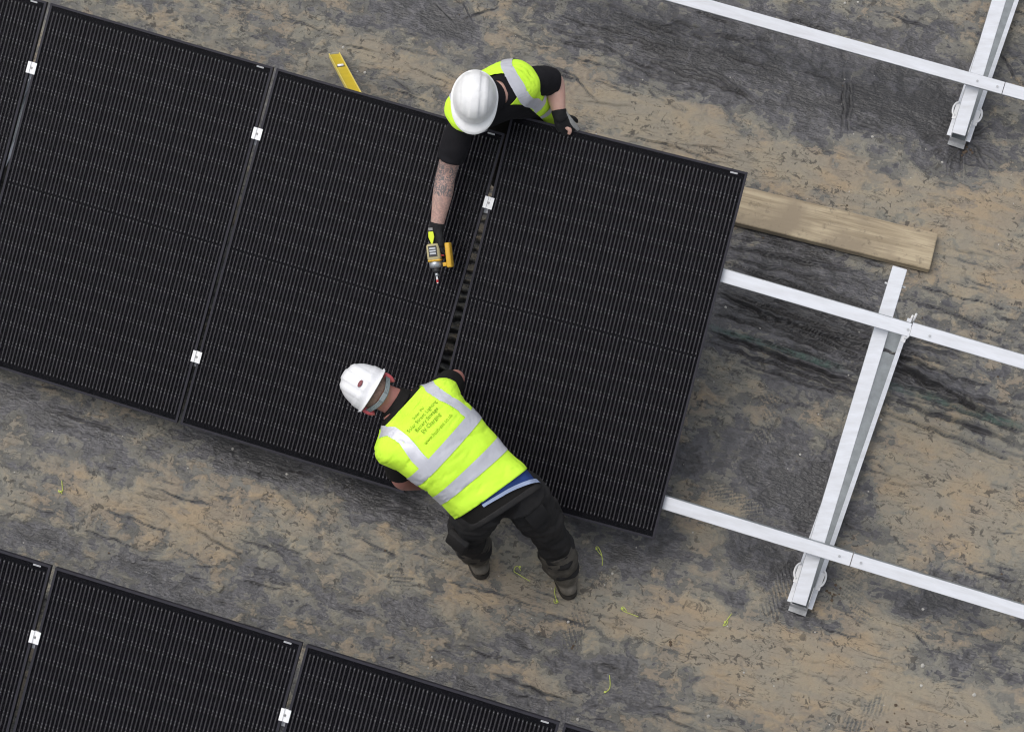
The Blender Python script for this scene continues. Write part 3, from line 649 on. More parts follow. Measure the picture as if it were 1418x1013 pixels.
#PEOPLE#
# ------------------------------------------------------------------ people
DG = None
def bake(o):
    """mesh of an object with its modifiers applied"""
    dg = bpy.context.evaluated_depsgraph_get(); me = bpy.data.meshes.new_from_object(o.evaluated_get(dg)); old = o.data
    bpy.data.objects.remove(o); bpy.data.meshes.remove(old); return me
def skin_over(mb, voxel, smooth_it=4, fac=.5):
    """one continuous surface over overlapping shapes"""
    o = bpy.data.objects.new('tmp', mb.mesh('tmp')); COL.objects.link(o)
    r = o.modifiers.new('r', 'REMESH'); r.mode = 'VOXEL'; r.voxel_size = voxel
    if smooth_it: s = o.modifiers.new('s', 'SMOOTH'); s.factor = fac; s.iterations = smooth_it
    return bake(o)
def cat(P, f):
    """Catmull-Rom through P at 0..len-1"""
    f = min(max(f, 0), len(P)-1-1e-6); i = int(f); f -= i
    a, b, c, d = P[max(i-1, 0)], P[i], P[i+1], P[min(i+2, len(P)-1)]
    return (b*2+(c-a)*f+(a*2-b*5+c*4-d)*f*f+(b*3-a-c*3+d)*f**3)*.5
def limb(mb, pts, rad, n=20, sub=7, wr=0.0, fr=30, seed=0, flat=1.0):
    pts = [Vector(p) for p in pts]; k = (len(pts)-1)*sub; P = [cat(pts, i/sub) for i in range(k+1)]; Rr = [cat(rad, i/sub) for i in range(k+1)]
    b = MB().tube(P, Rr, n)
    if wr:
        out = []
        for i, v in enumerate(b.v):
            v = Vector(v); c = P[min(i//n, len(P)-1)]; d = (v-c); q = mnoise.noise(v*fr+Vector((seed, 0, 0)))+.6*mnoise.noise(Vector((v.x*fr*.6, v.y*fr*.6, v.z*fr*2.2+seed)))
            out.append(tuple(v+d.normalized()*q*wr if d.length > 1e-5 else v))
        b.v = out
    mb.add(b.v, b.f); return P
class Torso:
    """rings from hip to neck: centre, half width, half depth, lateral axis, front axis"""
    def __init__(s, rings): s.r = rings; s.n = len(rings)-1
    def ring(s, t):
        g = lambda k: cat([q[k] for q in s.r], t)
        return g(0), g(1), g(2), g(3).normalized(), g(4).normalized()
    def pt(s, t, u, off=0.0, p=2.5):
        c, a, b, X_, F_ = s.ring(t); a += off; b += off
        cu, su = math.cos(u), math.sin(u); e = 2/p
        return c+X_*(a*math.copysign(abs(cu)**e, cu))+F_*(b*math.copysign(abs(su)**e, su))
    def wpt(s, t, u, off, wr, fr, seed):
        """point of the cloth over the body, with soft folds and sharp creases"""
        q = s.pt(t, u, off)
        if not wr: return q
        c, a, b, X_, F_ = s.ring(t); d = (q-c).normalized()
        k = mnoise.noise(q*fr+Vector((seed, 0, 0)))+.5*mnoise.noise(q*fr*2.3+Vector((0, seed, 0)))
        loc = Vector((t*2.6+1.1*math.cos(u), 2.2*math.cos(u+seed), seed*1.7)); r = abs(mnoise.noise(loc*1.25)); r2 = abs(mnoise.noise(loc*2.3+Vector((5, 1, 2))))
        k -= 1.2*max(0, 1-r/.10)**1.5*min(1, max(0, .5+mnoise.noise(loc*.7)*2)); k -= .7*max(0, 1-r2/.09)**1.5*min(1, max(0, .3+mnoise.noise(loc*.8+Vector((9, 0, 0)))*2))
        return q+d*wr*k
    def grid(s, t0, t1, u0, u1, nt, nu, off=0.0, wr=0.0, fr=14, seed=0):
        v = []; f = []
        for i in range(nt+1):
            for j in range(nu+1):
                t = t0+(t1-t0)*i/nt; u = u0+(u1-u0)*j/nu
                v.append(s.wpt(t, u, off(t, u) if callable(off) else off, wr, fr, seed))
        for i in range(nt):
            for j in range(nu): a = i*(nu+1)+j; f.append((a, a+1, a+nu+2, a+nu+1))
        return v, f
    def uof(s, t, x, off):
        a = s.ring(t)[1]+off; k = max(-1, min(1, x/a)); return math.acos(math.copysign(abs(k)**1.25, k))
    def tape(s, x0, x1, t0, voff, wr, fr, seed, front=True):
        """strip of cloth from the back over the shoulder and down the front"""
        nx, nt = 8, 36; cols = []
        for j in range(nx+1):
            x = x0+(x1-x0)*j/nx; lo_, hi_ = t0, 6.9
            for _ in range(30):
                m_ = (lo_+hi_)/2
                if s.ring(m_)[1]+voff(m_, 0) > abs(x)*1.001: lo_ = m_
                else: hi_ = m_
            col = []
            for i in range(nt+1):
                t = t0+(lo_-t0)*math.sin(i/nt*math.pi/2); u = -s.uof(t, x, voff(t, 0)); col.append(s.wpt(t, u, voff(t, u)+.0035, wr, fr, seed))
            if front:
                for i in range(nt-1, -1, -1):
                    t = t0+(lo_-t0)*math.sin(i/nt*math.pi/2); u = s.uof(t, x, voff(t, 0)); col.append(s.wpt(t, u, voff(t, u)+.0035, wr, fr, seed))
            cols.append(col)
        n = len(cols[0]); v = [p for c in cols for p in c]; f = []
        for j in range(nx):
            for i in range(n-1): a = j*n+i; f.append((a, a+1, a+n+1, a+n))
        return v, f
def hand(mb, wrist, d, palm, side, curl=.5, size=1.0, thumb=.6, spread=.1):
    """palm, four fingers of different lengths and a thumb from the side of the palm"""
    d = d.normalized(); palm = (palm-d*palm.dot(d)).normalized(); x = d.cross(palm)*side
    kn = wrist+d*.085*size
    for k in range(5):
        o_ = x*((k-2)*.017*size); limb(mb, [wrist+o_*.55, wrist+d*.045*size+o_*.9, kn+o_], [.017*size, .018*size, .014*size], 10, 3)
    for k, (L_, w_) in enumerate(((.070, .027), (.080, .009), (.074, -.009), (.058, -.027))):
        p = kn+x*w_*size; dd = (d+x*(w_*spread*10)).normalized(); pts = [p-dd*.02, p]; a = 0
        for q, fr_ in enumerate((.45, .32, .23)):
            a += curl*(.7 if q == 0 else 1.0); p = p+(dd*math.cos(a)+palm*math.sin(a))*L_*fr_*size; pts.append(p)
        limb(mb, pts, [.0095*size, .0098*size, .009*size, .0082*size, .006*size], 10, 4)
    b0 = wrist+d*.025*size+x*.026*size; td = (d*.75+x*.75+palm*.35).normalized(); b1 = b0+td*.038*size; b2 = b1+(d*.8+x*.2+palm*thumb).normalized()*.032*size; b3 = b2+(d*.75-x*.1+palm*thumb*1.3).normalized()*.024*size
    limb(mb, [b0-td*.01, b0, b1, b2, b3], [.013*size, .014*size, .0115*size, .0105*size, .007*size], 10, 4)
    return kn
def head_shapes(mb, Mh):
    """skull, jaw, nose, brow, lips, ears in the head's frame: z crown, y face"""
    def ell(c, r, seg=20):
        bm = bmesh.new(); bmesh.ops.create_uvsphere(bm, u_segments=seg, v_segments=seg//2, radius=1)
        for q in bm.verts: q.co = Mh @ Vector((c[0]+q.co.x*r[0], c[1]+q.co.y*r[1], c[2]+q.co.z*r[2]))
        mb.bm(bm)
    ell((0, -.012, .025), (.076, .098, .098)); ell((0, .030, -.045), (.060, .066, .075)); ell((0, .060, -.092), (.032, .030, .022))
    ell((0, .102, -.020), (.013, .020, .026)); ell((0, .112, -.034), (.017, .014, .012)); ell((0, .082, .018), (.060, .022, .012))
    ell((0, .090, -.064), (.025, .012, .005)); ell((0, .089, -.074), (.023, .012, .006))
    for s in (-1, 1): ell((s*.046, .070, -.030), (.020, .022, .018)); ell((s*.084, -.016, -.012), (.012, .023, .036)); ell((s*.092, -.024, -.004), (.010, .018, .030))
def frame_from(up, fwd, loc):
    z = up.normalized(); y = (fwd-z*fwd.dot(z)).normalized(); x = y.cross(z)
    return Matrix(((x.x, y.x, z.x, loc.x), (x.y, y.y, z.y, loc.y), (x.z, y.z, z.z, loc.z), (0, 0, 0, 1)))
def local(o, t):
    """mesh made in the place's coordinates, moved under its thing"""
    o.data.transform(t.matrix_world.inverted()); return o
def add_attr(me, name, fn):
    a = me.attributes.new(name, 'FLOAT', 'POINT'); a.data.foreach_set('value', [fn(v.co) for v in me.vertices])
def helmet(t, Mh, mat_, badge=False, z0=.030, size=1.0):
    """hard hat: ribbed dome, rim all round and a peak in front"""
    A, B, Hh = .099, .120, .136; n = 96; rows = 26; v = []; f = []
    def dome(az, e):
        r = math.cos(e)**.80; ca, sa = math.cos(az), math.sin(az)
        x, y, z = A*r*ca, B*r*sa, Hh*math.sin(e)**.95
        if math.sin(e) > .16:
            k = 0.0
            for xc, hw, am in ((0, .024, .0046), (.052, .012, .0030), (-.052, .012, .0030)):
                k = max(k, am*max(0, min(1, (hw-abs(x-xc))/.0035)))
            if sa > .2: k *= max(0, min(1, (math.sin(e)-.45)/.08))
            nrm = Vector((x/A**2, y/B**2, z/Hh**2+.5)).normalized(); x += nrm.x*k; y += nrm.y*k; z += nrm.z*k
        band = max(0, min(1, (.30-math.sin(e))/.02)); x += ca*.0035*band; y += sa*.0035*band
        return x, y, z
    def brim(az):
        s = math.sin(az); w_ = .009+.040*max(0, s)**2.2*(1 if s > 0 else 0); return w_
    rowsv = []
    for k in (1.0, .66, .33):                                  # brim from its outer edge inwards
        ring = []
        for i in range(n):
            az = 2*math.pi*i/n; w_ = brim(az)*k; x, y, z = dome(az, 0.0); ca, sa = math.cos(az), math.sin(az)
            ring.append((x+ca*w_, y+sa*w_, -.014*(w_/.06)-.002-(.006 if sa < -.3 else 0)*k))
        rowsv.append(ring)
    for j in range(rows):
        e = (math.pi/2)*j/(rows-1)*.985; rowsv.append([dome(2*math.pi*i/n, max(e, .0)) for i in range(n)])
    for ring in rowsv: v += ring
    for j in range(len(rowsv)-1):
        for i in range(n): a, b = j*n+i, j*n+(i+1) % n; f.append((a, b, b+n, a+n))
    v.append((0, 0, Hh+.0050)); c = len(v)-1; l = (len(rowsv)-1)*n
    for i in range(n): f.append((l+i, l+(i+1) % n, c))
    Z0 = Matrix.Translation((0, -.006, z0)) @ Matrix.Scale(size, 4)
    o = local(MB().add(v, f).xf(Mh @ Z0).build('helmet', mat_, t, True), t)
    sol = o.modifiers.new('shell', 'SOLIDIFY'); sol.thickness = .003; sol.offset = -1
    if badge:
        bm = bmesh.new(); bmesh.ops.create_uvsphere(bm, u_segments=20, v_segments=8, radius=1)
        e = .40; x, y, z = dome(-math.pi/2, e); nr = Vector((0, y/B**2, z/Hh**2)).normalized(); Mb = frame_from(nr, Vector((1, 0, 0)), Vector((x, y, z))+nr*.0042)
        for q in bm.verts: q.co = Mb @ Vector((q.co.x*.009, q.co.y*.0175, q.co.z*.0014))
        local(MB().bm(bm).xf(Mh @ Z0).build('badge', M['badge'], o, True), t)
        # nape strap with its ratchet
        pts = [(.090*math.cos(a), -.108*math.sin(a)+.004, -.020-.030*math.sin(a)**2) for a in [math.pi*(.04+.92*k/18) for k in range(19)]]
        b = MB()
        for q in (-.0065, 0, .0065): b.tube([Mh @ Vector((p[0], p[1], p[2]+z0-.012+q)) for p in pts], .0045, 8)
        st_ = local(b.build('nape_strap', M['strap'], o, True), t)
        local(MB().box(-.020, .020, -.124, -.106, -.040, -.018, 0, .003).xf(Mh).build('ratchet', M['strap'], st_), t)
    return o
def text_lines(tor, lines, t, parent):
    for txt, tc, width, m in lines:
        cu = bpy.data.curves.new('txt', 'FONT'); cu.body = txt; cu.align_x = 'CENTER'; cu.size = 1; cu.resolution_u = 3
        o = bpy.data.objects.new('txt', cu); COL.objects.link(o); dg = bpy.context.evaluated_depsgraph_get(); me = bpy.data.meshes.new_from_object(o.evaluated_get(dg)); bpy.data.objects.remove(o)
        bm = bmesh.new(); bm.from_mesh(me); bmesh.ops.triangulate(bm, faces=bm.faces[:]); xs = [v.co.x for v in bm.verts]; k = width/(max(xs)-min(xs))
        c0 = tor.ring(0)[0]; span = (tor.ring(tor.n)[0]-c0).length/tor.n
        for v in bm.verts: tt = tc+v.co.y*k/span; u = -tor.uof(tt, v.co.x*k, VEST_OFF); v.co = tor.wpt(tt, u, VEST_OFF+.0035, **vest_wr(4))
        bm.to_mesh(me); bm.free(); me.materials.clear()
        local(link('lettering', me, m, parent), t)
VEST_OFF = .020
def vest_wr(seed):
    return dict(wr=.006, fr=9, seed=seed)

# ---------------- the worker leaning over the low edge
C0 = Vector((0, 0, CAM_H)); UPI = Vector((0, math.cos(PITCH), math.sin(PITCH)))
def worker_south():
    base = at(722, 800, 0); t = empty('person', Vector((base.x, base.y+.06, 0)))
    tag(t, 'worker with printed lime vest and dark trousers, bent over the low edge of the panels', 'person')
    hipR, hipL = at(722, 686, .86), at(660, 706, .86); pel = at(689, 691, .93); neck = at(553, 562, 1.14)
    ax = (neck-pel); lat = ax.cross(Vector((0, 0, 1))).normalized()         # towards his right
    L_ = ax.length; axn = ax.normalized(); fr = lat.cross(axn).normalized(); fr = -fr if fr.z > 0 else fr
    up = -fr
    R_ = []
    for k, (fq, hw, hd, lift) in enumerate(((-.10, .165, .118, -.02), (.08, .166, .122, .0), (.28, .168, .118, .012), (.50, .184, .122, .022), (.70, .196, .120, .022), (.86, .192, .098, .012), (.955, .140, .074, .004), (1.03, .078, .062, .0))):
        lh = (hipR-hipL); lh = (lh-axn*lh.dot(axn)*.55).normalized(); w_ = min(1, max(0, (fq+.05)/.55)); l2 = (lh*(1-w_)+lat*w_).normalized()
        R_.append((pel+ax*fq+up*lift, hw, hd, l2, fr))
    tor = Torso(R_)
    # head frame: crown forward-up along the picture's upper left, back of the head to the camera
    hc = at(521, 544, 1.19); cdir = (C0-hc).normalized(); k_img = Vector((1, 0, 0))*(-.86)+UPI*.51; crown = (k_img+cdir*.10).normalized(); Mh = frame_from(crown, -cdir, hc)
    shR, shL = tor.pt(4.9, 0, -.055), tor.pt(4.9, math.pi, -.055)
    elR, elL = at(631, 524, .84), at(556, 664, .80)
    wrR, wrL = on_panel(604, 545, .05), on_panel(604, 668, .055)
    dR = on_panel(588, 572, .02)-wrR; dL = on_panel(630, 655, .02)-wrL
    mb = MB()
    v, f = tor.grid(0, 7, 0, 2*math.pi, 30, 40); mb.add(v, f); n_ = 41
    mb.f.append(tuple(range(40))); mb.m.append(0); mb.f.append(tuple(30*n_+i for i in range(40))); mb.m.append(0)
    limb(mb, [tor.ring(6.2)[0], tor.ring(7)[0], (tor.ring(7)[0]+hc)*.5+cdir*.012, hc-crown*.02+cdir*.02], [.075, .066, .060, .058])
    head_shapes(mb, Mh)
    for sh, el, wr_, d_, side in ((shR, elR, wrR, dR, 1), (shL, elL, wrL, dL, -1)):
        limb(mb, [sh, (sh+el)*.5, el, el*.6+wr_*.4, wr_], [.056, .050, .042, .043, .028])
        hand(mb, wr_, d_, R1.to_3x3() @ Vector((0, 0, -1)), side, .22)
    kR, kL = at(761, 738, .48), at(647, 736, .48); aR, aL = at(784, 797, .09), at(662, 769, .09)
    for h, k, a in ((hipR, kR, aR), (hipL, kL, aL)):
        limb(mb, [h+(pel-h)*.3, h, (h+k)*.5, k, k*.55+a*.45, a], [.085, .085, .072, .055, .052, .038])
        fd = Vector((-.22, 1, 0)).normalized(); limb(mb, [a, a+fd*.05-Vector((0, 0, .03)), Vector((a.x, a.y, .045))+fd*.16], [.04, .042, .03])
    me = skin_over(mb, .007, 5)
    ears = [Mh @ Vector((s*.09, -.02, -.008)) for s in (-1, 1)]
    add_attr(me, 'flush', lambda c: min(1, max([max(0, 1-(c-e).length/.045) for e in ears])*1.7+.12)); add_attr(me, 'tattoo', lambda c: 0.0)
    body = local(link('body', me, M['skin2'], t, True), t)
    # cropped hair under the helmet
    bm = bmesh.new(); bmesh.ops.create_uvsphere(bm, u_segments=28, v_segments=16, radius=1)
    for q in list(bm.verts):
        if q.co.z < -.55 or (q.co.y > .35 and q.co.z < .5): bm.verts.remove(q)
    for q in bm.verts: q.co = Mh @ Vector((q.co.x*.079, -.013+q.co.y*.101, .025+q.co.z*.100))
    local(MB().bm(bm).build('hair', M['hair'], t, True), t)
    for s in (-1, 1):
        bm = bmesh.new(); bmesh.ops.create_uvsphere(bm, u_segments=12, v_segments=8, radius=.012); [setattr(q, 'co', Mh @ (q.co+Vector((s*.031, .080, -.004)))) for q in bm.verts]
        local(MB().bm(bm).build('eye', M['eye'], t, True), t)
    helmet(t, Mh, M['helmet'], True)
    # dark tee: trunk, collar and sleeves in one cloth
    mb = MB(); v, f = tor.grid(.15, 6.75, 0, 2*math.pi, 44, 48, .009); mb.add(v, f)
    limb(mb, [tor.ring(6.45)[0], tor.ring(7)[0]+(hc-tor.ring(7)[0])*.22], [.088, .074], 28, 5)
    for sh, el, sd_ in ((shR, elR, 3), (shL, elL, 9)):
        limb(mb, [sh-(el-sh)*.1, sh, sh+(el-sh)*.5, sh+(el-sh)*.76], [.052, .064, .067, .063], 26, 8, .005, 22, sd_)
    local(mb.build('t_shirt', M['tee2'], t, True), t)
    # lime vest with tapes and print
    def voff(tt, u):
        o_ = VEST_OFF; sidey = abs(math.cos(u))**4
        if tt > 3.9: o_ += .030*sidey*min(1, (tt-3.9)/.8)*(1 if tt < 5.7 else max(0, (6.2-tt)/.5))
        if tt < 1.5: o_ += .012*(1.5-tt)/1.5
        return o_
    V0, V1 = .92, 6.35
    v, f = tor.grid(V0, V1, 0, 2*math.pi, 90, 96, voff, **vest_wr(4))
    vest = local(MB().add(v, f).build('safety_vest', M['hivis'], t, True), t)
    so = vest.modifiers.new('cloth', 'SOLIDIFY'); so.thickness = .002; so.offset = -1
    def band(t0, t1, u0=0, u1=2*math.pi, nu=96, name='reflective_tape'):
        v, f = tor.grid(t0, t1, u0, u1, 8, nu, lambda a, b: voff(a, b)+.003, **vest_wr(4)); local(MB().add(v, f).build(name, M['strip'], vest, True), t)
    band(3.02, 3.50); band(1.82, 2.30)
    for sx in (-1, 1):                                             # tapes over the shoulders
        v, f = tor.tape(sx*.122, sx*.174, 3.45, voff, seed=4, wr=.006, fr=9, front=False); local(MB().add(v, f).build('reflective_tape', M['strip'], vest, True), t)
    text_lines(tor, [('Solar PV', 5.08, .070, M['print']), ('Solar Street Lighting', 4.80, .188, M['print']), ('Battery Storage', 4.54, .138, M['print']), ('EV Charging', 4.29, .115, M['print']), ('www.hush-ese.co.uk', 3.92, .175, M['print2'])], t, vest)
    # shirts showing below the hem
    def hem(name, m, lo_, hi_, off):                              # a wedge, wider towards his right hip
        nu, nt = 40, 6; v = []; f = []
        for q in range(nu+1):
            g = q/nu; u = math.radians(-118+128*g); w_ = g*g*(3-2*g)
            for k in range(nt+1):
                a, b = lo_(w_), hi_(w_); v.append(tor.wpt(a+(b-a)*k/nt, u, off, .004, 14, 2))
        for q in range(nu):
            for k in range(nt): a = q*(nt+1)+k; f.append((a, a+1, a+nt+2, a+nt+1))
        local(MB().add(v, f).build(name, m, t, True), t)
    hem('shirt_tail', M['blue'], lambda w_: .80-.46*w_, lambda w_: 1.1, .015)
    hem('shirt_hem', M['paleblue'], lambda w_: .72-.54*w_, lambda w_: .84-.46*w_, .022)
    # trousers
    mb = MB(); v, f = tor.grid(-.0, .35, 0, 2*math.pi, 8, 48, .016); mb.add(v, f); mb.f.append(tuple(range(48))); mb.m.append(0); mb.f.append(tuple(8*49+i for i in range(48))); mb.m.append(0)
    for h, k, a, sd_ in ((hipR, kR, aR, 1), (hipL, kL, aL, 5)):
        limb(mb, [pel*.6+h*.4+Vector((0, 0, .02)), h, (h+k)*.5, k, k*.5+a*.5, k*.22+a*.78], [.100, .108, .098, .084, .080, .082], 32, 12, .017, 17, sd_)
    me = skin_over(mb, .0065, 1, .5)
    tr = local(link('trousers', me, M['trouser'], t, True), t)
    for h, k, sgn in ((hipR, kR, 1), (hipL, kL, -1)):
        q = (h*.45+k*.55)+lat*(.100*sgn)-Vector((0, .02, 0)); Mp = frame_from(lat*sgn, (h-k).normalized(), q)
        local(MB().box(-.055, .055, -.085, .085, -.020, .014, 0, .010).xf(Mp).build('cargo_pocket', M['trouser'], tr, True), t)
        if sgn > 0:
            for dx, dy in ((.02, .06), (.035, .03), (.0, -.03), (-.03, .05)): local(MB().tube([Mp @ Vector((dx, dy, .012)), Mp @ Vector((dx, dy, .019))], .006, 8).build('pocket_stud', M['clamp'], tr), t)
            hp = h*.86+k*.14; Mp2 = frame_from(Vector((.55, -.75, .35)), (h-k).normalized(), hp+Vector((.055, -.085, .03)))
            local(MB().box(-.05, .05, -.06, .06, -.012, .006, 0, .006).xf(Mp2).build('holster_pocket', M['trouser'], tr, True), t)
    # boots with dusty shafts
    for a, k, sd_ in ((aR, kR, 2), (aL, kL, 6)):
        fd = Vector((-.25, 1, 0)).normalized(); g = Vector((a.x, a.y, 0)); mb = MB()
        limb(mb, [g-fd*.082+Vector((0, 0, .040)), g-fd*.062+Vector((0, 0, .045)), g+Vector((0, 0, .055)), g+fd*.09+Vector((0, 0, .050)), g+fd*.17+Vector((0, 0, .042)), g+fd*.215+Vector((0, 0, .038))], [.016, .038, .050, .050, .050, .034], 20, 6)
        limb(mb, [g+Vector((0, 0, .05)), a+(k-a)*.05+Vector((0, 0, .02)), a+(k-a)*.42], [.054, .062, .070], 20, 6, .004, 30, sd_)
        bt = local(link('boot', skin_over(mb, .007, 3), M['boot'], t, True), t)
        mb = MB(); limb(mb, [g-fd*.090, g-fd*.068, g, g+fd*.09, g+fd*.17, g+fd*.225], [.014, .038, .052, .051, .053, .036], 20, 6)
        mb.v = [(x, y, min(max(z, -.0), .024)) for x, y, z in mb.v]; local(mb.build('sole', M['sole'], bt), t)
        # gaiter-like dusty trouser cuff over the shaft
        mb = MB(); limb(mb, [a+(k-a)*.30, a+(k-a)*.50, a+(k-a)*.68], [.084, .086, .078], 26, 8, .008, 20, sd_); local(mb.build('trouser_cuff', M['dusty'], tr, True), t)
    return t
worker_south()

# ---------------- the worker behind the high edge, facing the camera
def worker_north():
    pel = Vector((.035, 5.895, .95)); t = empty('person', Vector((.03, 5.90, 0)))
    tag(t, 'worker in open lime vest and black tee, tattooed arm stretched over the panel', 'person')
    shRc, shLc = at(628, 176, 1.33), at(742, 114, 1.38); neck = at(676, 136, 1.43)
    mid = (shRc+shLc)*.5; lat = (shRc-shLc).normalized(); ax = neck-pel; axn = ax.normalized(); fr = axn.cross(lat).normalized(); fr = fr if fr.y < 0 else -fr
    lath = Vector((-.96, .28, 0)).normalized(); R_ = []
    for fq, hw, hd, w_ in ((-.10, .170, .112, 0), (.12, .172, .112, .1), (.34, .170, .110, .4), (.56, .182, .116, .7), (.74, .200, .116, 1), (.87, .204, .100, 1), (.96, .145, .075, 1), (1.03, .074, .060, 1)):
        l = (lath*(1-w_)+lat*w_).normalized(); R_.append((pel+ax*fq-fr*(.02*math.sin(fq*3)), hw, hd, l, fr))
    tor = Torso(R_)
    hc = at(657, 138, 1.545); cdir = (C0-hc).normalized(); dn = Vector((1, 0, 0))*(-.07)-UPI; crown = (cdir-dn*.10).normalized(); Mh = frame_from(crown, dn, hc)
    shR, shL = tor.pt(5.0, 0, -.05), tor.pt(5.0, math.pi, -.05)
    shR = tor.pt(4.8, 0, -.062)-axn*.012; shL = tor.pt(4.8, math.pi, -.062)-axn*.012
    elR, wrR = at(619, 236, 1.07), at(604, 318, .925)
    elL, wrL = at(766, 112, 1.22), at(775, 159, 1.145)
    drill_c = at(602, 352, .885)
    n_p = R1.to_3x3() @ Vector((0, 0, 1)); eyp = R1.to_3x3() @ Vector((0, 1, 0))
    mb = MB(); v, f = tor.grid(0, 7, 0, 2*math.pi, 30, 40); mb.add(v, f); n_ = 41
    mb.f.append(tuple(range(40))); mb.m.append(0); mb.f.append(tuple(30*n_+i for i in range(40))); mb.m.append(0)
    limb(mb, [tor.ring(6.2)[0], tor.ring(7)[0], (tor.ring(7)[0]+hc)*.5, hc-crown*.02], [.074, .064, .058, .056]); head_shapes(mb, Mh)
    limb(mb, [shR, (shR+elR)*.5, elR, elR*.62+wrR*.38, elR*.25+wrR*.75, wrR], [.056, .052, .046, .047, .036, .029], 22)
    limb(mb, [shL, (shL+elL)*.5, elL, elL*.62+wrL*.38, elL*.25+wrL*.75, wrL], [.056, .052, .045, .046, .036, .029], 22)
    for sx in (-1, 1):
        h = pel+lath*(.09*sx)-Vector((0, 0, .04)); k = Vector((h.x, h.y-.03, .48)); a = Vector((h.x+.01*sx, h.y+.01, .09))
        limb(mb, [h+(pel-h)*.3, h, (h+k)*.5, k, k*.55+a*.45, a], [.085, .085, .072, .055, .052, .038])
    # bare fingertips of the hand on the frame
    me = skin_over(mb, .007, 5)
    ax2 = wrR-elR
    def tat(c):
        s = (c-elR).dot(ax2)/ax2.dot(ax2); d = (c-elR-ax2*s).length
        return max(0, min(1, (1.02-s)/.1))*max(0, min(1, (.075-d)/.02))*(1.0 if s < .42 else .5) if s > -.5 else 0
    add_attr(me, 'tattoo', tat); add_attr(me, 'flush', lambda c: 0.04)
    local(link('body', me, M['skin'], t, True), t)
    bm = bmesh.new(); bmesh.ops.create_uvsphere(bm, u_segments=28, v_segments=16, radius=1)
    for q in list(bm.verts):
        if q.co.z < -.4 or (q.co.y > .35 and q.co.z < .5): bm.verts.remove(q)
    for q in bm.verts: q.co = Mh @ Vector((q.co.x*.079, -.013+q.co.y*.101, .025+q.co.z*.100))
    local(MB().bm(bm).build('hair', M['hair'], t, True), t)
    for s in (-1, 1):
        bm = bmesh.new(); bmesh.ops.create_uvsphere(bm, u_segments=12, v_segments=8, radius=.012); [setattr(q, 'co', Mh @ (q.co+Vector((s*.031, .080, -.004)))) for q in bm.verts]
        local(MB().bm(bm).build('eye', M['eye'], t, True), t)
    helmet(t, Mh, M['helmetdirt'], size=.95)
    mb = MB(); v, f = tor.grid(.3, 6.75, 0, 2*math.pi, 44, 48, .009, .004, 14, 8); mb.add(v, f)
    limb(mb, [tor.ring(6.45)[0], tor.ring(7)[0]+(hc-tor.ring(7)[0])*.2], [.086, .070], 28, 5)
    limb(mb, [shR, shR+(elR-shR)*.2, shR+(elR-shR)*.5, shR+(elR-shR)*.78], [.03, .054, .068, .064], 28, 9, .005, 22, 3)
    limb(mb, [shL, shL+(elL-shL)*.2, shL+(elL-shL)*.5, shL+(elL-shL)*.92], [.03, .054, .070, .066], 28, 9, .005, 22, 7)
    local(mb.build('t_shirt', M['tee'], t, True), t)
    def voff(tt, u):
        o_ = .018; sidey = abs(math.cos(u))**3
        if tt > 4.0: o_ += .006*sidey*min(1, (tt-4.0)/.8)*(1 if tt < 5.7 else max(0, (6.2-tt)/.5))
        return o_
    op = math.radians(38); u0, u1 = math.pi/2+op-math.radians(12), math.pi/2-op+2*math.pi      # open front
    v, f = tor.grid(.8, 6.28, u0, u1, 80, 84, voff, .006, 9, 12); vest = local(MB().add(v, f).build('safety_vest', M['hivis'], t, True), t)
    so = vest.modifiers.new('cloth', 'SOLIDIFY'); so.thickness = .002; so.offset = -1
    for t0, t1 in ((2.9, 3.3), (1.9, 2.3)):
        v, f = tor.grid(t0, t1, u0, u1, 6, 84, lambda a, b: voff(a, b)+.003, .006, 9, 12); local(MB().add(v, f).build('reflective_tape', M['strip'], vest, True), t)
    for sx in (-1, 1):
        v, f = tor.tape(sx*.112, sx*.164, 3.3, voff, .006, 9, 12); local(MB().add(v, f).build('reflective_tape', M['strip'], vest, True), t)
    mb = MB(); v, f = tor.grid(0, .6, 0, 2*math.pi, 8, 48, .013); mb.add(v, f); mb.f.append(tuple(range(48))); mb.m.append(0); mb.f.append(tuple(8*49+i for i in range(48))); mb.m.append(0)
    for sx in (-1, 1):
        h = pel+lath*(.09*sx)-Vector((0, 0, .04)); k = Vector((h.x, h.y-.03, .48)); a = Vector((h.x+.01*sx, h.y+.01, .09))
        limb(mb, [pel*.6+h*.4, h, (h+k)*.5, k, k*.5+a*.5, k*.1+a*.9], [.10, .106, .096, .082, .078, .080], 26, 8, .008, 13, sx)
        g = Vector((a.x, a.y, 0)); fd = Vector((.05, -1, 0)).normalized(); m2 = MB()
        limb(m2, [g-fd*.082+Vector((0, 0, .040)), g-fd*.062+Vector((0, 0, .045)), g+Vector((0, 0, .055)), g+fd*.09+Vector((0, 0, .050)), g+fd*.17+Vector((0, 0, .042)), g+fd*.215+Vector((0, 0, .038))], [.016, .038, .050, .050, .050, .034], 20, 6)
        limb(m2, [g+Vector((0, 0, .05)), a+Vector((0, 0, .02)), a+(k-a)*.3], [.052, .056, .058], 20, 5)
        m2.v = [(x, y, max(z, 0)) for x, y, z in m2.v]; local(link('boot', skin_over(m2, .008, 2), M['boot'], t, True), t)
    local(link('trousers', skin_over(mb, .009, 3), M['trouser'], t, True), t)
    # gloved right hand round the drill handle
    ed = Vector((.03, -1, 0)); ed = (ed-n_p*ed.dot(n_p)).normalized(); xr = E1.normalized()
    mb = MB(); dirR = (drill_c-wrR+n_p*.0).normalized()
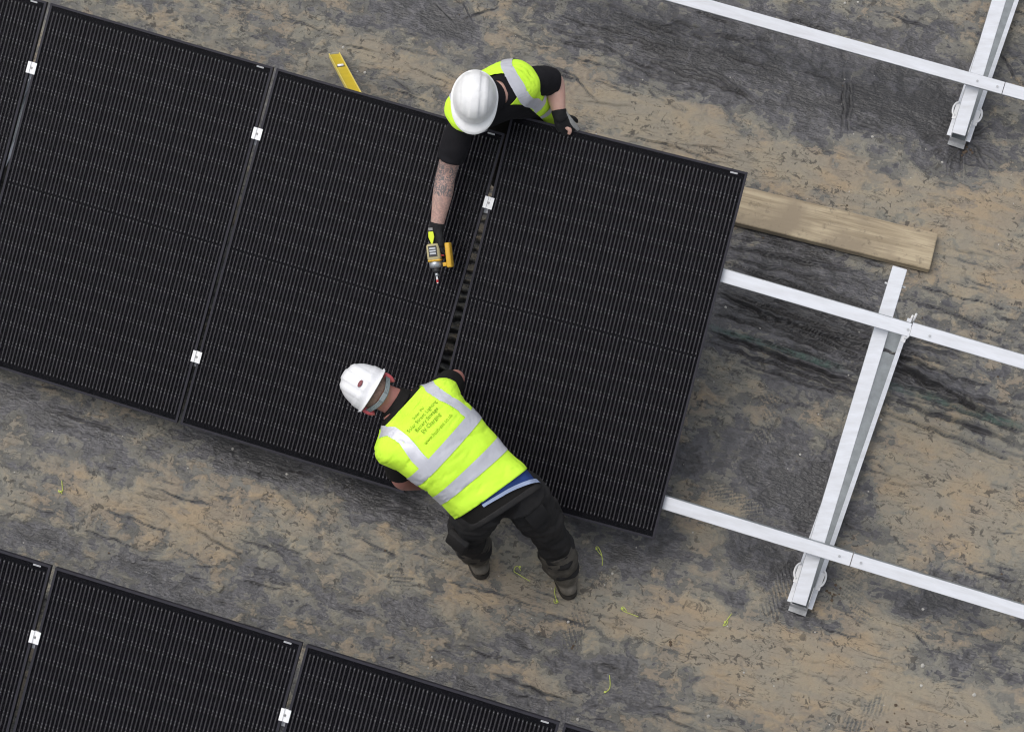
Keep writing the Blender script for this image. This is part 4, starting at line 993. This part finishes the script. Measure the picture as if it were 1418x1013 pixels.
    limb(mb, [elR*.12+wrR*.88, wrR, wrR+dirR*.02], [.036, .034, .033], 16, 4); hand(mb, wrR, (dirR+xr*.18).normalized(), (-n_p*.55+xr*.85).normalized(), -1, .62, 1.0, .3)
    gl = local(link('glove', skin_over(mb, .0045, 2), M['glove'], t, True), t)
    q = wrR+dirR*.035+n_p*.030-xr*.016; Mg = frame_from(n_p, ed, q)
    local(MB().prism([(-.011, -.022), (.011, -.022), (.013, .004), (.003, .034), (-.003, .034), (-.013, .004)], -.006, .004).xf(Mg).build('lime_patch', M['glovelime'], gl), t)
    local(MB().box(-.010, .010, -.040, -.027, -.004, .004).xf(Mg).build('wrist_tab', M['glovegrey'], gl), t)
    # gloved left hand on the frame of the askew panel
    tip = on_panel(788, 186, .004); mb = MB(); dl = (on_panel(786, 180, .01)-wrL).normalized()
    limb(mb, [elL*.15+wrL*.85, wrL, wrL+dl*.02], [.037, .034, .032], 16, 4); hand(mb, wrL, dl, (-n_p*.4+eyp*.3-Vector((0, 0, .6))).normalized(), 1, .45, .92, .5)
    g2 = local(link('glove', skin_over(mb, .0045, 2), M['glove'], t, True), t)
    mb = MB(); limb(mb, [wrL*.4+tip*.6, tip+n_p*.016+eyp*.02, tip+n_p*.008], [.011, .0105, .008], 12, 5); local(link('bare_thumb', skin_over(mb, .003, 2), M['skin'], g2, True), t)
    mb = MB(); limb(mb, [wrL+Vector((.02, .01, .012)), wrL+dl*.05+Vector((.038, .0, .006)), wrL+dl*.085+Vector((.05, .0, .0))], [.010, .012, .008], 12, 5); local(mb.build('grey_finger', M['glovegrey'], g2, True), t)
    # -------- cordless driver
    Md = frame_from(n_p, ed, drill_c+ed*.0); d = empty('cordless_driver', None, Md); tag(d, 'yellow cordless impact driver held over the panel by the gloved hand', 'power tool')
    # x: towards the photo's left is -x of E1, handle goes to the right
    sx = 1 if (Md.to_3x3() @ Vector((1, 0, 0))).dot(E1) > 0 else -1
    def bx(x0, x1, *a, **k): return MB().box(min(sx*x0, sx*x1), max(sx*x0, sx*x1), *a, **k)
    b_ = bx(-.032, .030, -.050, .030, -.032, .034, ch=.012).build('motor_housing', M['dpale'], d, True)
    bx(-.021, .018, -.040, .010, .0345, .0375, ch=.001).build('vent_panel', M['dblack'], b_)
    for k in range(3): bx(-.016, .013, -.032+k*.012, -.025+k*.012, .0376, .0392).build('vent_slot', M['dgrey'], b_)
    bx(-.031, .029, .022, .034, -.031, .033, ch=.006).build('front_band', M['dyellow'], b_, True)
    MB().tube([(-.001*sx, .030, 0), (-.001*sx, .052, 0), (-.001*sx, .064, 0)], [.030, .029, .022], 24).build('gear_case', M['dgrey'], d, True)
    MB().tube([(-.001*sx, .064, 0), (-.001*sx, .078, 0), (-.001*sx, .086, 0)], [.018, .016, .011], 20).build('nose', M['dblack'], d, True)
    MB().tube([(-.001*sx, .086, 0), (-.001*sx, .102, 0)], .0085, 14).build('chuck', M['dgrey'], d, True)
    bi = MB().tube([(-.001*sx, .100, 0), (-.001*sx, .135, 0)], .0040, 6).build('bit', M['clamp'], d)
    MB().tube([(-.001*sx, .118, 0), (-.001*sx, .130, 0)], .0052, 8).build('bit_collar', M['dred'], bi)
    MB().tube([(sx*.022, -.020, -.004), (sx*.045, -.022, -.006), (sx*.060, -.022, -.008)], [.021, .019, .021], 18).build('handle', M['dblack'], d, True)
    bx(.026, .046, -.002, .012, -.010, .006, ch=.002).build('trigger', M['dred'], d)
    bt = bx(.054, .078, -.048, .068, -.040, .026, ch=.006).build('battery', M['dyellow'], d, True)
    bx(.034, .0535, .042, .060, -.020, .012, ch=.003).build('guard', M['dyellow'], d, True)
    bx(.0545, .0775, -.0475, .030, -.058, -.041, ch=.003).build('battery_base', M['dblack'], bt)
    return t
worker_north()
